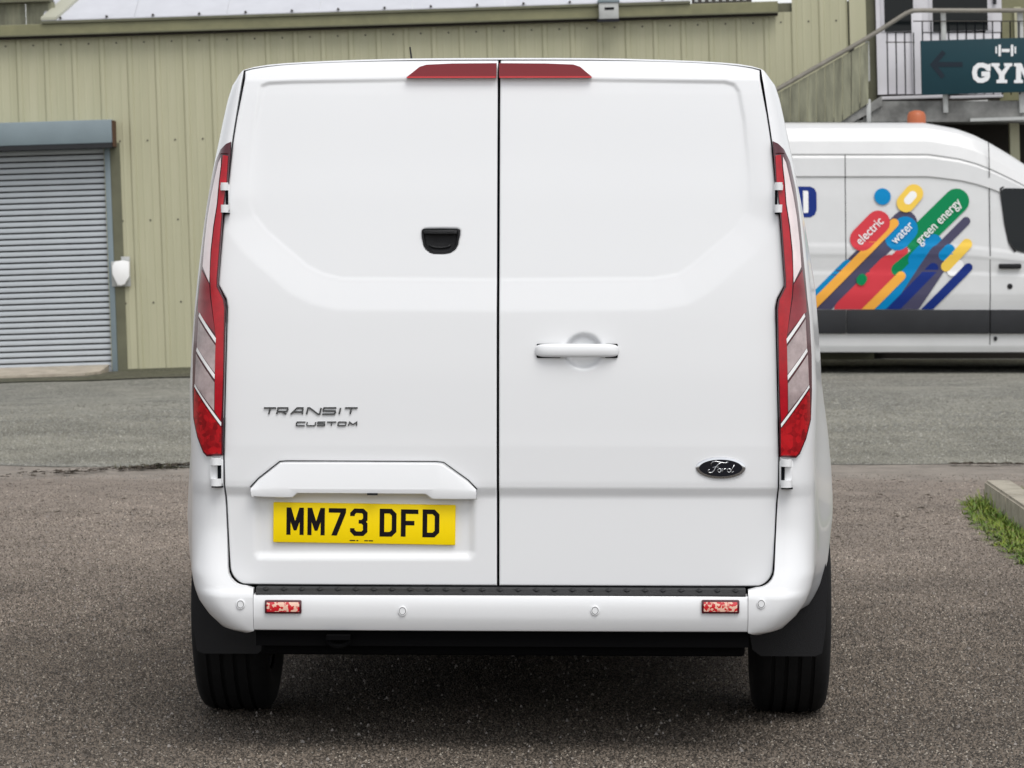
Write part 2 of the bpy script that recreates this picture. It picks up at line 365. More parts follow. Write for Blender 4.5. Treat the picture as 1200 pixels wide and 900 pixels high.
sheet('road', [-60] + rx + [60], [Yr] + list(np.arange(21, 36.1, 1.0)), 0.003, M['road'], edge=lambda x, j, n: (w1(x) if j == 0 else 0))
sheet('wall_verge', rx, [33.6, 34.4, 35.38], 0.014, M['moss'], edge=lambda x, j, n: (w2(x) * 0.7 if j == 0 else 0))

def chipm(name, lo, hi, br):
    m = bpy.data.materials.new(name); m.use_nodes = True; t = m.node_tree; b = t.nodes['Principled BSDF']; b.inputs['Roughness'].default_value = 0.75
    b.inputs['Specular IOR Level'].default_value = 0.4
    g = t.nodes.new('ShaderNodeNewGeometry'); r_ = g.outputs['Random Per Island']
    c = mixnode(t, ramp(t, r_, 0.0, 0.96), lo, hi); c = mixnode(t, ramp(t, r_, 0.965, 0.975), c, br)
    c2 = t.nodes.new('ShaderNodeVectorMath'); c2.operation = 'SCALE'; t.links.new(c, c2.inputs[0])
    t.links.new(ramp(t, noise(t, g.outputs['Position'], 0.8, 6, 0.6), 0.3, 0.7, 0.72, 1.2), c2.inputs['Scale']); t.links.new(c2.outputs[0], b.inputs['Base Color'])
    return m
def surface_stones(name, bands, m, lift, half, **pr):
    """the worn top of the surfacing: every chipping its own little stone, thinning out with the wear"""
    XY, SZ_ = [], []
    for y0, y1, pitch, keep in bands:
        for y in np.arange(y0, y1, pitch):
            n = int(2 * half(y) / pitch); x = (np.arange(n) - n / 2) * pitch + rng.uniform(-0.4, 0.4, n) * pitch
            k = rng.random(n) < keep; x = x[k]; XY.append(np.stack([x, y + rng.uniform(-0.45, 0.45, len(x)) * pitch], -1)); SZ_.append(np.full(len(x), pitch))
    P = np.concatenate(XY); sz = np.concatenate(SZ_); n = len(P)
    a = rng.uniform(0, 6.28, n); V = np.zeros((n, 5, 3))
    for k in range(4):
        r_ = sz * rng.uniform(0.36, 0.62, n); V[:, k, 0] = P[:, 0] + r_ * np.cos(a + k * 1.571); V[:, k, 1] = P[:, 1] + r_ * np.sin(a + k * 1.571); V[:, k, 2] = -0.001
    V[:, 4, 0] = P[:, 0] + sz * rng.uniform(-.25, .25, n); V[:, 4, 1] = P[:, 1] + sz * rng.uniform(-.25, .25, n); V[:, 4, 2] = sz * rng.uniform(0.16, 0.62, n)
    V[..., 2] += gz(P[:, 0], P[:, 1])[:, None] + lift
    base = np.arange(n)[:, None, None] * 5; T = base + np.array([[0, 1, 4], [1, 2, 4], [2, 3, 4], [3, 0, 4]])[None]
    me = bpy.data.meshes.new(name); me.vertices.add(n * 5); me.vertices.foreach_set('co', V.reshape(-1)); nt_ = n * 4
    me.loops.add(nt_ * 3); me.loops.foreach_set('vertex_index', T.reshape(-1).astype(np.int32)); me.polygons.add(nt_)
    me.polygons.foreach_set('loop_start', np.arange(0, nt_ * 3, 3, dtype=np.int32)); me.update(calc_edges=True); me.materials.append(m)
    return link(bpy.data.objects.new(name, me), None, kind='stuff', **pr)
surface_stones('asphalt_chippings', [(8.4, 11.6, 0.0104, 0.95), (11.6, 12.4, 0.0108, 0.8), (12.4, 13.2, 0.011, 0.6), (13.2, 14.2, 0.0115, 0.4), (14.2, 15.4, 0.012, 0.22), (15.4, 17, 0.013, 0.1)], chipm('chipping', (0.036, 0.029, 0.022), (0.190, 0.156, 0.124), (0.36, 0.32, 0.265)), 0.0, lambda y: 0.162 * y + 0.45,
               label='fine brown stone chippings standing proud in the car park asphalt', category='chippings')
surface_stones('worn_chippings', [(11.4, 12.4, 0.011, 0.25), (12.4, 13.4, 0.0112, 0.42), (13.4, 15.4, 0.0115, 0.6), (15.4, 16.8, 0.0125, 0.52), (16.8, 17.8, 0.013, 0.36), (17.8, 18.6, 0.013, 0.2), (18.6, 19.3, 0.013, 0.09)], chipm('worn_chipping', (0.12, 0.098, 0.080), (0.29, 0.245, 0.205), (0.42, 0.37, 0.31)), 0.0, lambda y: 0.162 * y + 0.45,
               label='paler dusty chippings in the worn asphalt nearer the road', category='chippings')
surface_stones('road_chippings', [(20.15, 21.8, 0.019, 0.5), (21.8, 23.2, 0.021, 0.38), (23.2, 24.6, 0.022, 0.25), (24.6, 26, 0.024, 0.14), (26, 28, 0.025, 0.06)], chipm('road_chipping', (0.155, 0.149, 0.122), (0.245, 0.238, 0.20), (0.34, 0.335, 0.29)), 0.003, lambda y: 0.162 * y + 0.4,
               label='grey stone chippings standing proud in the worn road surface', category='chippings')
# loose chippings and dead leaves on the car park, one mass of each
def scatter(name, pts, mk, m, **pr):
    V, F = [], []
    for p in pts:
        v, f = mk(p); b = len(V); V += v; F += [tuple(b + i for i in q) for q in f]
    return mesh(name, V, F, m, None, False, kind='stuff', **pr)
def pebble(p):
    x, y, s = p; a = random.uniform(0, 6.28); z = float(gz(x, y)) + 0.006; h = s * random.uniform(0.4, 0.8)
    q = [(x + s * random.uniform(0.7, 1.2) * math.cos(a + k * 1.257), y + s * random.uniform(0.7, 1.2) * math.sin(a + k * 1.257), z - 0.004) for k in range(5)]
    return q + [(x + s * 0.2, y, z + h), (x - s * 0.3, y + s * 0.2, z + h * 0.8)], [(0, 1, 5), (1, 2, 5), (2, 6, 5), (2, 3, 6), (3, 4, 6), (4, 0, 6), (0, 5, 6)]
pts = []
for k in range(2600):
    y = 5.5 + 18 * random.random() ** 1.3; pts.append((random.uniform(-1, 1) * (0.17 * y), y, random.choice((0.003, 0.004, 0.004, 0.005, 0.007))))
scatter('loose_chippings', pts, pebble, M['stone'], label='small pale stone chippings loose on the asphalt', category='gravel')
def leaf(p):
    x, y, s = p; a = random.uniform(0, 3.14); z = float(gz(x, y)) + 0.013
    c, d = math.cos(a) * s, math.sin(a) * s
    return [(x - c, y - d, z), (x + d * .4, y - c * .4, z + s * .3), (x + c, y + d, z + s * 0.1), (x - d * .45, y + c * .45, z + s * .15)], [(0, 1, 2, 3)]
pts = []
for k in range(70):
    px, py = random.uniform(980, 1195), random.uniform(565, 640); x, y = gp(px, py); pts.append((x, y, random.uniform(0.008, 0.028)))
for k in range(60):
    px, py = random.uniform(5, 215), random.uniform(545, 620); x, y = gp(px, py); pts.append((x, y, random.uniform(0.008, 0.022)))
for k in range(420):      # the crack where the car park meets the road
    px = random.choice((random.gauss(185, 28), random.gauss(185, 28), random.gauss(90, 45), random.uniform(1115, 1200))); py = random.gauss(549, 1.2) if px < 600 else random.gauss(546, 0.5)
    if px < 600: py += (185 - px) * 0.06
    x, y = gp(px, py); pts.append((x, y, random.uniform(0.01, 0.035)))
scatter('leaf_litter', pts, leaf, M['debris'], label='dark dead leaves and twigs lying along the asphalt joint', category='leaf litter')

# ------------------------------------------------------------------ the van
VF = Frame((-12 / 421, 9.0, 0), R(2.0))
van = empty('panel_van', VF.m, label='large white panel van seen from behind, yellow rear number plate, both rear doors shut', category='van')
cx0 = VF.at(588, 450)[0]
YD_Z = [0.30, 0.49, 0.735, 0.742, 0.764, 0.78, 0.88, 0.92, 1.0, 1.1, 1.245, 1.34, 1.6, 1.86, 1.90, 1.925, 1.945, 1.97]
YD_Y = [0.015, 0.014, 0.0125, 0.0105, 0.0005, -0.001, -0.003, -0.0022, -0.0012, 0.001, 0.006, 0.0115, 0.036, 0.073, 0.080, 0.090, 0.106, 0.140]
_z = np.linspace(0.25, 2.1, 3701); _y = np.interp(_z, YD_Z, YD_Y); _k = np.exp(-0.5 * (np.arange(-200, 201) * 0.0005 / 0.03) ** 2); _k /= _k.sum()
_s = np.convolve(np.pad(_y, 200, 'edge'), _k, 'valid'); _w = sm(0.93, 1.02, _z) * (1 - sm(1.80, 1.87, _z)); _y = _y * (1 - _w) + _s * _w
def Yd(z): return np.interp(z, _z, _y)
def Zp(py, c=0.1): return VF.at(588, py, c)[1]
# rear silhouette half widths
SP = [84.5, 97.5, 117.5, 140, 165, 190, 215, 237, 265, 305, 350, 400, 455]
SL = [280, 272.5, 266, 261, 256, 251, 246, 242.5, 239, 234, 229.5, 226, 223.5]
SR = [904, 911, 917, 921.5, 926, 931, 934.5, 938, 942, 946, 951, 955, 957.5]
CW = 0.15
wz = [Zp(p, CW) for p in SP]; ww = [(VF.at(r_, p, CW)[0] - VF.at(l, p, CW)[0]) / 2 for p, l, r_ in zip(SP, SL, SR)]
WZ = [0.345, 0.351, 0.357, 0.366, 0.402, 0.44, 0.481, 0.52, 0.62, 0.85] + wz[::-1]
WW = [0.73, 0.75, 0.775, 0.797, 0.833, 0.858, 0.874, 0.883, 0.887, 0.884] + ww[::-1]
def Wr(z): return np.interp(z, WZ, WW)
RX, RY = 0.09, 0.15
BY_Z = [0.30, 0.345, 0.366, 0.405, 0.44, 0.466, 0.478, 0.505, 0.54, 0.58, 0.62, 0.66]
BS = 0.45
BY_Y = [BS * v for v in (0.0, -0.045, -0.060, -0.092, -0.096, -0.094, -0.074, -0.056, -0.034, -0.015, -0.004, 0.0)]
def Yb(z):
    z = np.asarray(z, float)
    return np.where(z < 0.66, np.interp(z, BY_Z, BY_Y) + Yd(0.66) * sm(0.47, 0.66, z), Yd(z)) + 0.002
def R0(z):
    if not R0T:
        q = np.linspace(0.30, 2.0, 341); v = np.array([max(0.02, min(RX, float(Wr(a)) - edge_half(a) - 0.003)) for a in q]); k = np.hanning(29); k /= k.sum()
        sv = np.convolve(np.pad(v, 14, 'edge'), k, 'valid'); wgt = sm(1.05, 1.15, q) * (1 - sm(1.48, 1.56, q)); R0T.append((q, v * (1 - wgt) + sv * wgt))
    return float(np.interp(z, *R0T[0]))
R0T = []
def S(x, z):
    d = Wr(z) - abs(x); y = float(Yb(z)); r0 = R0(z); e = min(max(d, 0.0), r0)
    return y + RY * (1 - math.sqrt(max(0.0, 1 - ((r0 - e) / r0) ** 2)))
# door edge, left as measured; right mirrored against its own measurement
EP = [81, 155, 167, 212, 250, 325, 334, 350, 360, 400, 440, 480, 533, 568, 590, 625, 665]
EL = [286, 273, 271.5, 268, 262.5, 256.8, 256, 264, 265.6, 264.6, 263.6, 262.8, 261.8, 263, 266.5, 268.3, 270]
ER = [890, 901, 903, 909, 914, 920.5, 920.5, 910.5, 908.5, 909.2, 910.2, 911.2, 912.6, 912.5, 911, 909.5, 907]
ez = [Zp(p, 0.03) for p in EP]
exl = [VF.at(x, p, float(Yd(Zp(p, 0.03))))[0] for x, p in zip(EL, EP)]; exr = [VF.at(x, p, float(Yd(Zp(p, 0.03))))[0] for x, p in zip(ER, EP)]
exh = [(b - a) / 2 for a, b in zip(exl, exr)]; exc = float(np.mean([(a + b) / 2 for a, b in zip(exl, exr)]))
ZB = 0.488; RC = 0.05
def edge_half(z):
    e = float(np.interp(z, ez[::-1], exh[::-1]))
    if z < ZB + RC: e -= RC - math.sqrt(max(0, RC * RC - (ZB + RC - max(z, ZB)) ** 2))
    return e
TP = [(0, 67.3), (60, 67.4), (100, 67.7), (140, 68.3), (190, 69.8), (226, 71.3), (255, 73), (275, 75), (291, 77.5), (301, 80.5), (307, 84), (313, 92)]
top_h = [(o / 415.0, Zp(p, 0.14)) for o, p in TP]
def ztop(x): return float(np.interp(abs(x), [a for a, b in top_h], [b for a, b in top_h]))
def zdoor(x): return ztop(x) - 0.008

# --- body shell: half sections, rear ring (R), middle of the van (Mm), door aperture (D)
sec = []      # (D, R, M, rx, ry)
ECORN = edge_half(zdoor(0.70))
SEAM = 0.690
zl = [0.346, 0.351, 0.357, 0.366, 0.38, 0.40, 0.42, 0.44, 0.455, 0.465, 0.475, 0.482] + list(ZB + np.array([0.0, 0.0008, 0.003, 0.007, 0.013, 0.022, 0.035, 0.05])) + list(np.linspace(0.55, 0.73, 8)) + list(np.linspace(0.745, ztop(0.313 / 0.415) - 0.0, 64))
zl = [z for z in zl if z < top_h[-1][1] - 0.012]
MZ = [0.345, 0.36, 0.38, 0.43, 0.50, 0.63, 0.77, 0.87, 0.97, 1.03, 1.10, 1.3, 1.5, 1.7, 1.85, 1.92]
MW = [0.85, 0.895, 0.935, 0.956, 0.971, 0.977, 0.969, 0.959, 0.945, 0.937, 0.934, 0.918, 0.885, 0.845, 0.785, 0.735]
for z in zl:
    W_ = float(Wr(z)); zz = z
    D_ = (SEAM, max(z, 0.362)) if z < ZB else (edge_half(z) + 0.003, z)
    sec.append((D_, (W_, z), (float(np.interp(z, MZ, MW)), z), RX if z > 0.40 else max(0.05, RX * z / 0.40), RY))
zc = zl[-1]
for k, (x, z) in enumerate(top_h[::-1]):
    kx = x
    D_ = (min(x, ECORN + 0.003), zdoor(min(x, ECORN)) + 0.0012)
    f = (x / top_h[-1][0])
    sec.append((D_, (x, z), (0.735 * f, 1.92 + (1.985 - 1.92) * (1 - f ** 3.2)), 0.09 - 0.082 * min(1, k / 4), 0.15 - 0.09 * min(1, k / 4)))
def sect_ring(f=None, y=None):
    out = []
    for i_, (D_, R_, M_, rx_, ry_) in enumerate(sec):
        D2, R2 = np.array(D_), np.array(R_)
        if f is not None:
            L = np.linalg.norm(R2 - D2) + 1e-9; P = D2 + (R2 - D2) * f; e = min(L * (1 - f), rx_) ; r0 = min(rx_, L)
            if i_ < len(zl) and 1.05 < P[1] < 1.56: r0 = R0(P[1])
            e = min(L * (1 - f), r0)
            yy = float(Yb(min(P[1], 1.955))) + ry_ * (1 - math.sqrt(max(0, 1 - ((r0 - e) / r0) ** 2)))
            out.append((P[0], yy, P[1]))
        else:
            y0 = float(Yb(min(R_[1], 1.955))) + ry_; t = float(sm(0.10, 0.80, y)); yy = max(y, y0 + 0.01 * (y > 0))
            P = R2 * (1 - t) + np.array(M_) * t; out.append((P[0], yy, P[1]))
    return out
rings = []
r0 = [(p[0], p[1] + 0.03, p[2]) for p in sect_ring(f=0.0)]; rings.append(r0)
for f in (0.0, 0.03, 0.2, 0.35, 0.5, 0.6, 0.68, 0.75, 0.81, 0.86, 0.9, 0.93, 0.955, 0.975, 0.99, 1.0): rings.append(sect_ring(f=f))
LEN = 4.9
ys = [0.22, 0.26, 0.31, 0.37, 0.43, 0.48] + list(np.linspace(0.52, 1.45, 46)) + [1.6, 2.0, 2.5, 3.0, 3.3] + list(np.linspace(3.42, 4.32, 26)) + [4.4, 4.55, 4.7, 4.82, LEN]
WY, WZC, WR = 0.93, 0.335, 0.405
FY = WY + 2.93
def arch(y):
    z = 0.0
    for c in (WY, FY):
        if abs(y - c) < WR: z = max(z, WZC + math.sqrt(WR * WR - (y - c) ** 2))
    return z
for y in ys:
    P = sect_ring(y=y); za = arch(y); q = []
    if y > 3.1:     # windscreen and bonnet
        tp = float(np.interp(y, [3.1, 3.4, 3.7, 4.15, 4.5, 4.75, LEN], [1.97, 1.93, 1.72, 1.28, 1.15, 1.05, 0.80])); zb = 0.62
        P = [(p[0] * (1 - 0.05 * float(sm(4.2, LEN, y)) * 2), p[1], p[2] if p[2] < zb else zb + (p[2] - zb) * (tp - zb) / (1.985 - zb)) for p in P]
    sp = sorted([(p[2], p[0]) for p in P if p[2] < 1.2])
    for p in P:
        if p[2] < za: q.append((float(np.interp(za, [a for a, b in sp], [b for a, b in sp])), p[1], za))
        else: q.append(p)
    rings.append(q)
V, F = [], []
n = len(sec); N = 2 * n - 1
for r_ in rings:
    V += [(-p[0] + exc, p[1], p[2]) for p in r_] + [(p[0] + exc, p[1], p[2]) for p in r_[-2::-1]]
for j in range(len(rings) - 1):
    for i in range(N - 1):
        F.append((j * N + i, j * N + i + 1, (j + 1) * N + i + 1, (j + 1) * N + i))
F.append([(len(rings) - 1) * N + i for i in range(N)])
body = mesh('body', V, F, [M['paint'], M['glass']], van, True)
for p in body.data.polygons:      # cab glass, round at the front
    c = p.center; nx_ = abs(p.normal.x)
    if (c.y > 3.25 and 1.13 < c.z < 1.98 - 0.62 * max(0, c.y - 3.15) and c.y < 4.0 and nx_ > 0.6 and c.z < 1.66) or (c.y > 3.5 and c.z > 1.22 and nx_ < 0.45 and p.normal.y > 0.2): p.material_index = 1
shade_angle(body, 34)

# --- the dark door aperture behind the doors
V, F = [], []
zz = list(np.linspace(0.40, 1.94, 60))
for z in zz:
    h = min(edge_half(max(z, ZB + RC)) + 0.02, 0.80 if z < 1.88 else 0.74 - (z - 1.88) * 3)
    for x in (-h, 0, h): V.append((x + exc, float(Yd(z)) + 0.030, z))
for j in range(len(zz) - 1):
    for i in range(2): F.append((j * 3 + i, j * 3 + i + 1, (j + 1) * 3 + i + 1, (j + 1) * 3 + i))
mesh('door_seal', V, F, M['seal'], van, True)

# --- rear doors: pressed steel skins with their recesses
def pl(pts, c=0.03): return np.array([VF.at(x, y, c) for x, y in pts])
PANEL = [(303, 99), (312, 95), (340, 93.5), (475, 91), (583, 90.6), (690, 91), (850, 93.5), (862, 97), (868, 106), (874, 140), (879, 200), (880.5, 236), (877, 250), (862, 270), (812, 312), (795, 322.5), (765, 327.5), (583, 329), (400, 327.5), (378, 322), (360, 313), (312, 272), (296, 252), (291, 236), (292, 200), (297, 140)]
PLATE = [(298, 577), (557, 577), (557, 648), (552, 655), (302, 655), (298, 648)]
def sdf(P, x, z):
    d = np.full(x.shape, 1e9); ins = np.zeros(x.shape, bool); n = len(P)
    for i in range(n):
        a, b = P[i], P[(i + 1) % n]; ex, ezz = b - a; wx, wz_ = x - a[0], z - a[1]
        t = np.clip((wx * ex + wz_ * ezz) / (ex * ex + ezz * ezz), 0, 1)
        d = np.minimum(d, np.hypot(wx - t * ex, wz_ - t * ezz))
        c = ((a[1] <= z) & (z < b[1])) | ((b[1] <= z) & (z < a[1]))
        xi = a[0] + (z - a[1]) / (b[1] - a[1] + 1e-15) * ex
        ins ^= c & (x < xi)
    return np.where(ins, -d, d)
PANEL_L, PLATE_L = pl(PANEL, 0.04), pl(PLATE, 0.02)
c5 = [(272, 350), (280, 327), (300, 315), (520, 313), (745, 315), (767, 327), (776, 350), (770, 420), (745, 540), (715, 590), (650, 635), (600, 646), (520, 648), (430, 646), (385, 632), (330, 585), (300, 540), (278, 430)]
GRIP_L = pl([(470 + a / 11.25, 240 + b / 11.25) for a, b in c5], 0.027)
GAP = VF.at(583.4, 400, 0)[0]
HC = VF.at(684, 411.5, 0)
def door_y(x, z):
    y = Yd(z) + 0
    # soft crown across the width so the doors are not dead flat
    y = y + 0.016 * ((x - exc) / 0.8) ** 2 * 0 + 0.010 * np.clip((np.abs(x - exc) - 0.45) / 0.35, 0, 1) ** 2
    p = sdf(PANEL_L, x, z)
    sharp = 0.0060 * (1 - sm(-1, 1, (p + 0.004) / 0.006))
    t = np.clip((p + 0.002) / 0.092, 0, 1)      # below: a wide soft chamfer from the inner panel out to the flat of the door
    cham = 0.0100 * (1 - np.where(t < 0.12, t * t / 0.24, np.where(t > 0.88, 1 - (1 - t) ** 2 / 0.24 - 0.12, t - 0.06)) / 0.88) + 0.0016 * (1 - sm(-1, 1, (p + 0.003) / 0.0045))
    side = 1 - 0.75 * sm(0.66, 0.76, np.abs(x - exc)) * sm(1.50, 1.58, z)
    wz_ = sm(1.60, 1.86, z); y = y + sharp * wz_ + cham * side * (1 - wz_)
    y = y + np.where(x < GAP, 0.022 * (1 - sm(-0.004, -0.001, sdf(GRIP_L, x, z))), 0)
    # plate recess on the left door
    q = sdf(PLATE_L, x, z)
    y = y + np.where(x < GAP, 0.010 * (1 - sm(-0.022, 0.004, q)), 0)
    # finger cup behind the right handle
    h = np.hypot((x - HC[0]) / 0.0555, (z - HC[1]) / 0.0520)
    y = y + 0.020 * (1 - sm(0.72, 1.0, h))
    return y
def make_door(side):
    nx, = (150,)
    hs_ = np.concatenate([ZB + np.array([0, 0.0004, 0.0012, 0.0025, 0.0042, 0.0065]), np.linspace(ZB + 0.0095, zdoor(0.0), 330)])
    zt0 = zdoor(0.0); V, rows = [], []
    u = np.linspace(0, 1, nx + 1); u = np.concatenate([[0, 0.0018, 0.004], u[1:-1], [0.996, 0.9982, 1]])
    X = np.zeros((len(hs_), len(u))); Z = np.zeros_like(X)
    for j, z0 in enumerate(hs_):
        zq = min(z0, zdoor(0.70)) if z0 > 1.85 else z0
        ed = edge_half(zq) - 0.001
        xl, xr = (exc - ed, GAP - 0.0036) if side < 0 else (GAP + 0.0036, exc + ed)
        x = xl + (xr - xl) * u; X[j] = x
        k = float(np.clip((z0 - 1.80) / (zt0 - 1.80), 0, 1)) ** 1.0
        Z[j] = z0 - k * (zt0 - np.array([zdoor(q) for q in (x - exc)]))
    Y = door_y(X, Z)
    # rolled edge
    ex_ = np.minimum(np.abs(X - X[:, :1]), np.abs(X - X[:, -1:])); et = np.minimum(np.abs(Z - Z[:1]), np.abs(Z[-1:] - Z))
    e = np.minimum(ex_, et); Y = Y + 0.0035 * (1 - np.clip(e / 0.0032, 0, 1)) ** 2
    nr, nc = X.shape
    V = np.stack([X, Y, Z], -1).reshape(-1, 3).tolist(); F = []
    for j in range(nr - 1):
        for i in range(nc - 1): F.append((j * nc + i, j * nc + i + 1, (j + 1) * nc + i + 1, (j + 1) * nc + i))
    loop = [i for i in range(nc - 1)] + [j * nc + nc - 1 for j in range(nr - 1)] + [(nr - 1) * nc + i for i in range(nc - 1, 0, -1)] + [j * nc for j in range(nr - 1, 0, -1)]
    b = len(V); m_ = len(loop)
    V += [list(V[i]) for i in loop] + [[V[i][0], V[i][1] + 0.024, V[i][2]] for i in loop]
    for i in range(m_):
        j = (i + 1) % m_; F.append((b + i, b + m_ + i, b + m_ + j, b + j))
    return mesh('rear_door', V, F, M['paint'], van, True, label=('left rear door with black grip and number plate' if side < 0 else 'right rear door with white handle and oval badge'))
doorL, doorR = make_door(-1), make_door(1)
def dy(px, py): # door surface at a measured point
    x, z = VF.at(px, py, 0.0)
    for k in range(6): x, z = VF.at(px, py, float(door_y(np.array(x), np.array(z))))
    return x, float(door_y(np.array(x), np.array(z))), z
# --- high brake light, one half on each door
def hdr(x, z): return float(door_y(np.array(x), np.array(min(z, 1.955))))
for poly, dr in (([(476.5, 91), (492, 78.5), (500, 76), (530, 74.6), (582, 74.2), (582, 91)], doorL), ([(585, 74.2), (640, 74.6), (672, 75.8), (680, 78.5), (694, 90.5), (585, 91)], doorR)):
    P = [VF.on(x, y, lambda a, b: 0.085) for x, y in poly]
    ysurf = lambda x, z: 0.073 + 0.10 * max(0, z - 1.90)
    o = patch('high_brake_light', P, ysurf, 0.004, M['hred'], dr, step=0.004, cols=24, skirt=0.03)
    xs = [p[0] for p in P]; zb = min(p[1] for p in P)
    boxo('light_lip', min(xs) + 0.002, max(xs) - 0.002, 0.0665, 0.075, zb - 0.0015, zb + 0.0028, M['hredb'], o)

# --- left black grip
c5 = [(272, 350), (280, 327), (300, 315), (520, 313), (745, 315), (767, 327), (776, 350), (770, 420), (745, 540), (715, 590), (650, 635), (600, 646), (520, 648), (430, 646), (385, 632), (330, 585), (300, 540), (278, 430)]
gpx = [(470 + a / 11.25, 240 + b / 11.25) for a, b in c5]
gy0 = dy(516, 283)[1] - 0.022
P = [VF.at(x, y, gy0) for x, y in gpx]; cxg = sum(p[0] for p in P) / len(P); czg = sum(p[1] for p in P) / len(P)
bm = bmesh.new()
def ringp(k, y): return [bm.verts.new((cxg + (x - cxg) * k, y, czg + (z - czg) * k)) for x, z in P]
rr_ = [ringp(1.0, gy0 + 0.004), ringp(1.0, gy0 - 0.0035), ringp(0.96, gy0 - 0.0055), ringp(0.90, gy0 - 0.005), ringp(0.84, gy0 + 0.006), ringp(0.5, gy0 + 0.010)]
for a, b in zip(rr_[:-1], rr_[1:]):
    for i in range(len(P)): bm.faces.new((a[i], a[(i + 1) % len(P)], b[(i + 1) % len(P)], b[i]))
bm.faces.new(rr_[-1])
grip = bobj('door_grip', bm, M['black'], doorL); shade_angle(grip, 50)
x0, z0 = VF.at(497, 269.5, gy0); x1, z1 = VF.at(536, 274.5, gy0)
boxo('grip_flap', x0, x1, gy0 - 0.009, gy0 + 0.004, z1, z0, M['pad'], grip, 0.003)
bm = bmesh.new(); tube(bm, [(VF.at(503 + 25 * k / 8, 287 + 3.2 * math.sin(math.pi * k / 8) ** 0.5, gy0)[0], gy0 + 0.004, VF.at(500, 287 + 3.2 * math.sin(math.pi * k / 8) ** 0.5, gy0)[1]) for k in range(9)], 0.0028, 8)
bobj('grip_ridge', bm, M['pad'], grip, True)

# --- right handle
yh = dy(640, 380)[1]
hx0, hz0 = VF.at(625.5, 411, yh - 0.03); hx1, _ = VF.at(726.5, 411, yh - 0.03)
V, F = [], []; K = 40; SEG = 16
for k in range(K + 1):
    t = k / K; x = hx0 + (hx1 - hx0) * t; e = 2 * t - 1
    hh = 0.0188 * (1 - abs(e) ** 14) ** 0.5 * (1 - 0.10 * e * e + 0.03); out = 0.030 * (1 - abs(e) ** 6) ** 0.5 + 0.002
    for s in range(SEG):
        a = 2 * math.pi * s / SEG; ca, sa = math.cos(a), math.sin(a)
        yy = -abs(sa) ** 0.75 * out if sa > 0 else 0.008 * abs(sa)
        yy = -out * 0.55 - (out * 0.5) * (abs(sa) ** 0.7) * (1 if sa > 0 else -0.75)
        V.append((x, yh + yy + 0.004, hz0 + hh * math.copysign(abs(ca) ** 0.6, ca)))
for k in range(K):
    for s in range(SEG): F.append((k * SEG + s, (k + 1) * SEG + s, (k + 1) * SEG + (s + 1) % SEG, k * SEG + (s + 1) % SEG))
F += [tuple(range(SEG)), tuple(K * SEG + s for s in range(SEG))[::-1]]
handle = mesh('door_handle', V, F, M['paint'], doorR, True); shade_angle(handle, 60)
for a, b in ((629, 657), (709, 724)):      # dark gaskets under the two ends
    xa, za = VF.at(a, 419.4, yh); xb, zb = VF.at(b, 402.8, yh)
    boxo('handle_gasket', xa, xb, yh - 0.011, yh + 0.004, za, zb, M['seal'], handle, 0.003)

# --- light bar over the plate
yb_ = 0.0
top_ = [(292.7, 570), (326, 541), (519.3, 542.5), (545, 561), (559, 574)]
def Q(px, py, y): x, z = VF.at(px, py, y); return (x, y, z)
V = []; F = []
rows_ = [([(294, 571.5), (303, 561), (328, 541.2), (335, 540.8), (511, 541.6), (519, 542.6), (548, 563), (558.5, 574)], 0.003),
         ([(294.5, 571.8), (304, 562), (329, 543.2), (336, 542.8), (510, 543.6), (517.5, 544.6), (547, 564), (558, 574)], -0.0165),
         ([(294, 573), (306, 571.5), (330, 570.5), (338, 570.3), (508, 571), (516, 571.3), (546, 573), (558, 575.5)], -0.0195),
         ([(294, 575), (306, 574), (330, 573), (338, 572.8), (508, 573.6), (516, 573.8), (546, 575.6), (558.3, 577.5)], -0.0205),
         ([(295.5, 581.5), (330, 583), (342, 582.8), (347.5, 577.6), (499, 578.6), (507, 584.6), (530, 585), (558.5, 584.8)], -0.018),
         ([(297, 582), (330, 583.5), (343, 583.3), (349, 578.2), (498, 579.2), (506, 585.2), (530, 585.5), (557, 585.3)], -0.0145),
         ([(297, 580), (330, 580), (343, 580), (349, 577), (498, 577.5), (506, 581), (530, 581), (557, 582)], 0.03)]
for pts_, y in rows_: V += [Q(a, b, y) for a, b in pts_]
for j in range(len(rows_) - 1):
    for i in range(7): F.append((j * 8 + i, j * 8 + i + 1, (j + 1) * 8 + i + 1, (j + 1) * 8 + i))
F += [tuple(j * 8 for j in range(7))[::-1], tuple(j * 8 + 7 for j in range(7))]
lbar = mesh('plate_light_bar', V, F, M['paint'], doorL); 
md = lbar.modifiers.new('bevel', 'BEVEL'); md.width = 0.003; md.segments = 3; md.limit_method = 'ANGLE'; md.angle_limit = R(20)
lbar.data.polygons.foreach_set('use_smooth', [True] * len(lbar.data.polygons))
bm = bmesh.new(); stroke(bm, [VF.at(a, b, 0.0) for a, b in [(293.2, 570.5), (303, 560), (328, 540.4), (336, 539.8), (512, 540.6), (520, 541.6), (549, 562.5), (559.3, 573.5)]], 0.0022, -0.0042, 0.004)
bobj('bar_gasket', bm, M['seal'], lbar)
x0, z0 = VF.at(431, 579.5, -0.0); x1, z1 = VF.at(443, 577.2, -0.0)
boxo('plate_lamp', x0, x1, -0.0245, -0.01, z0, z1, M['black'], lbar)

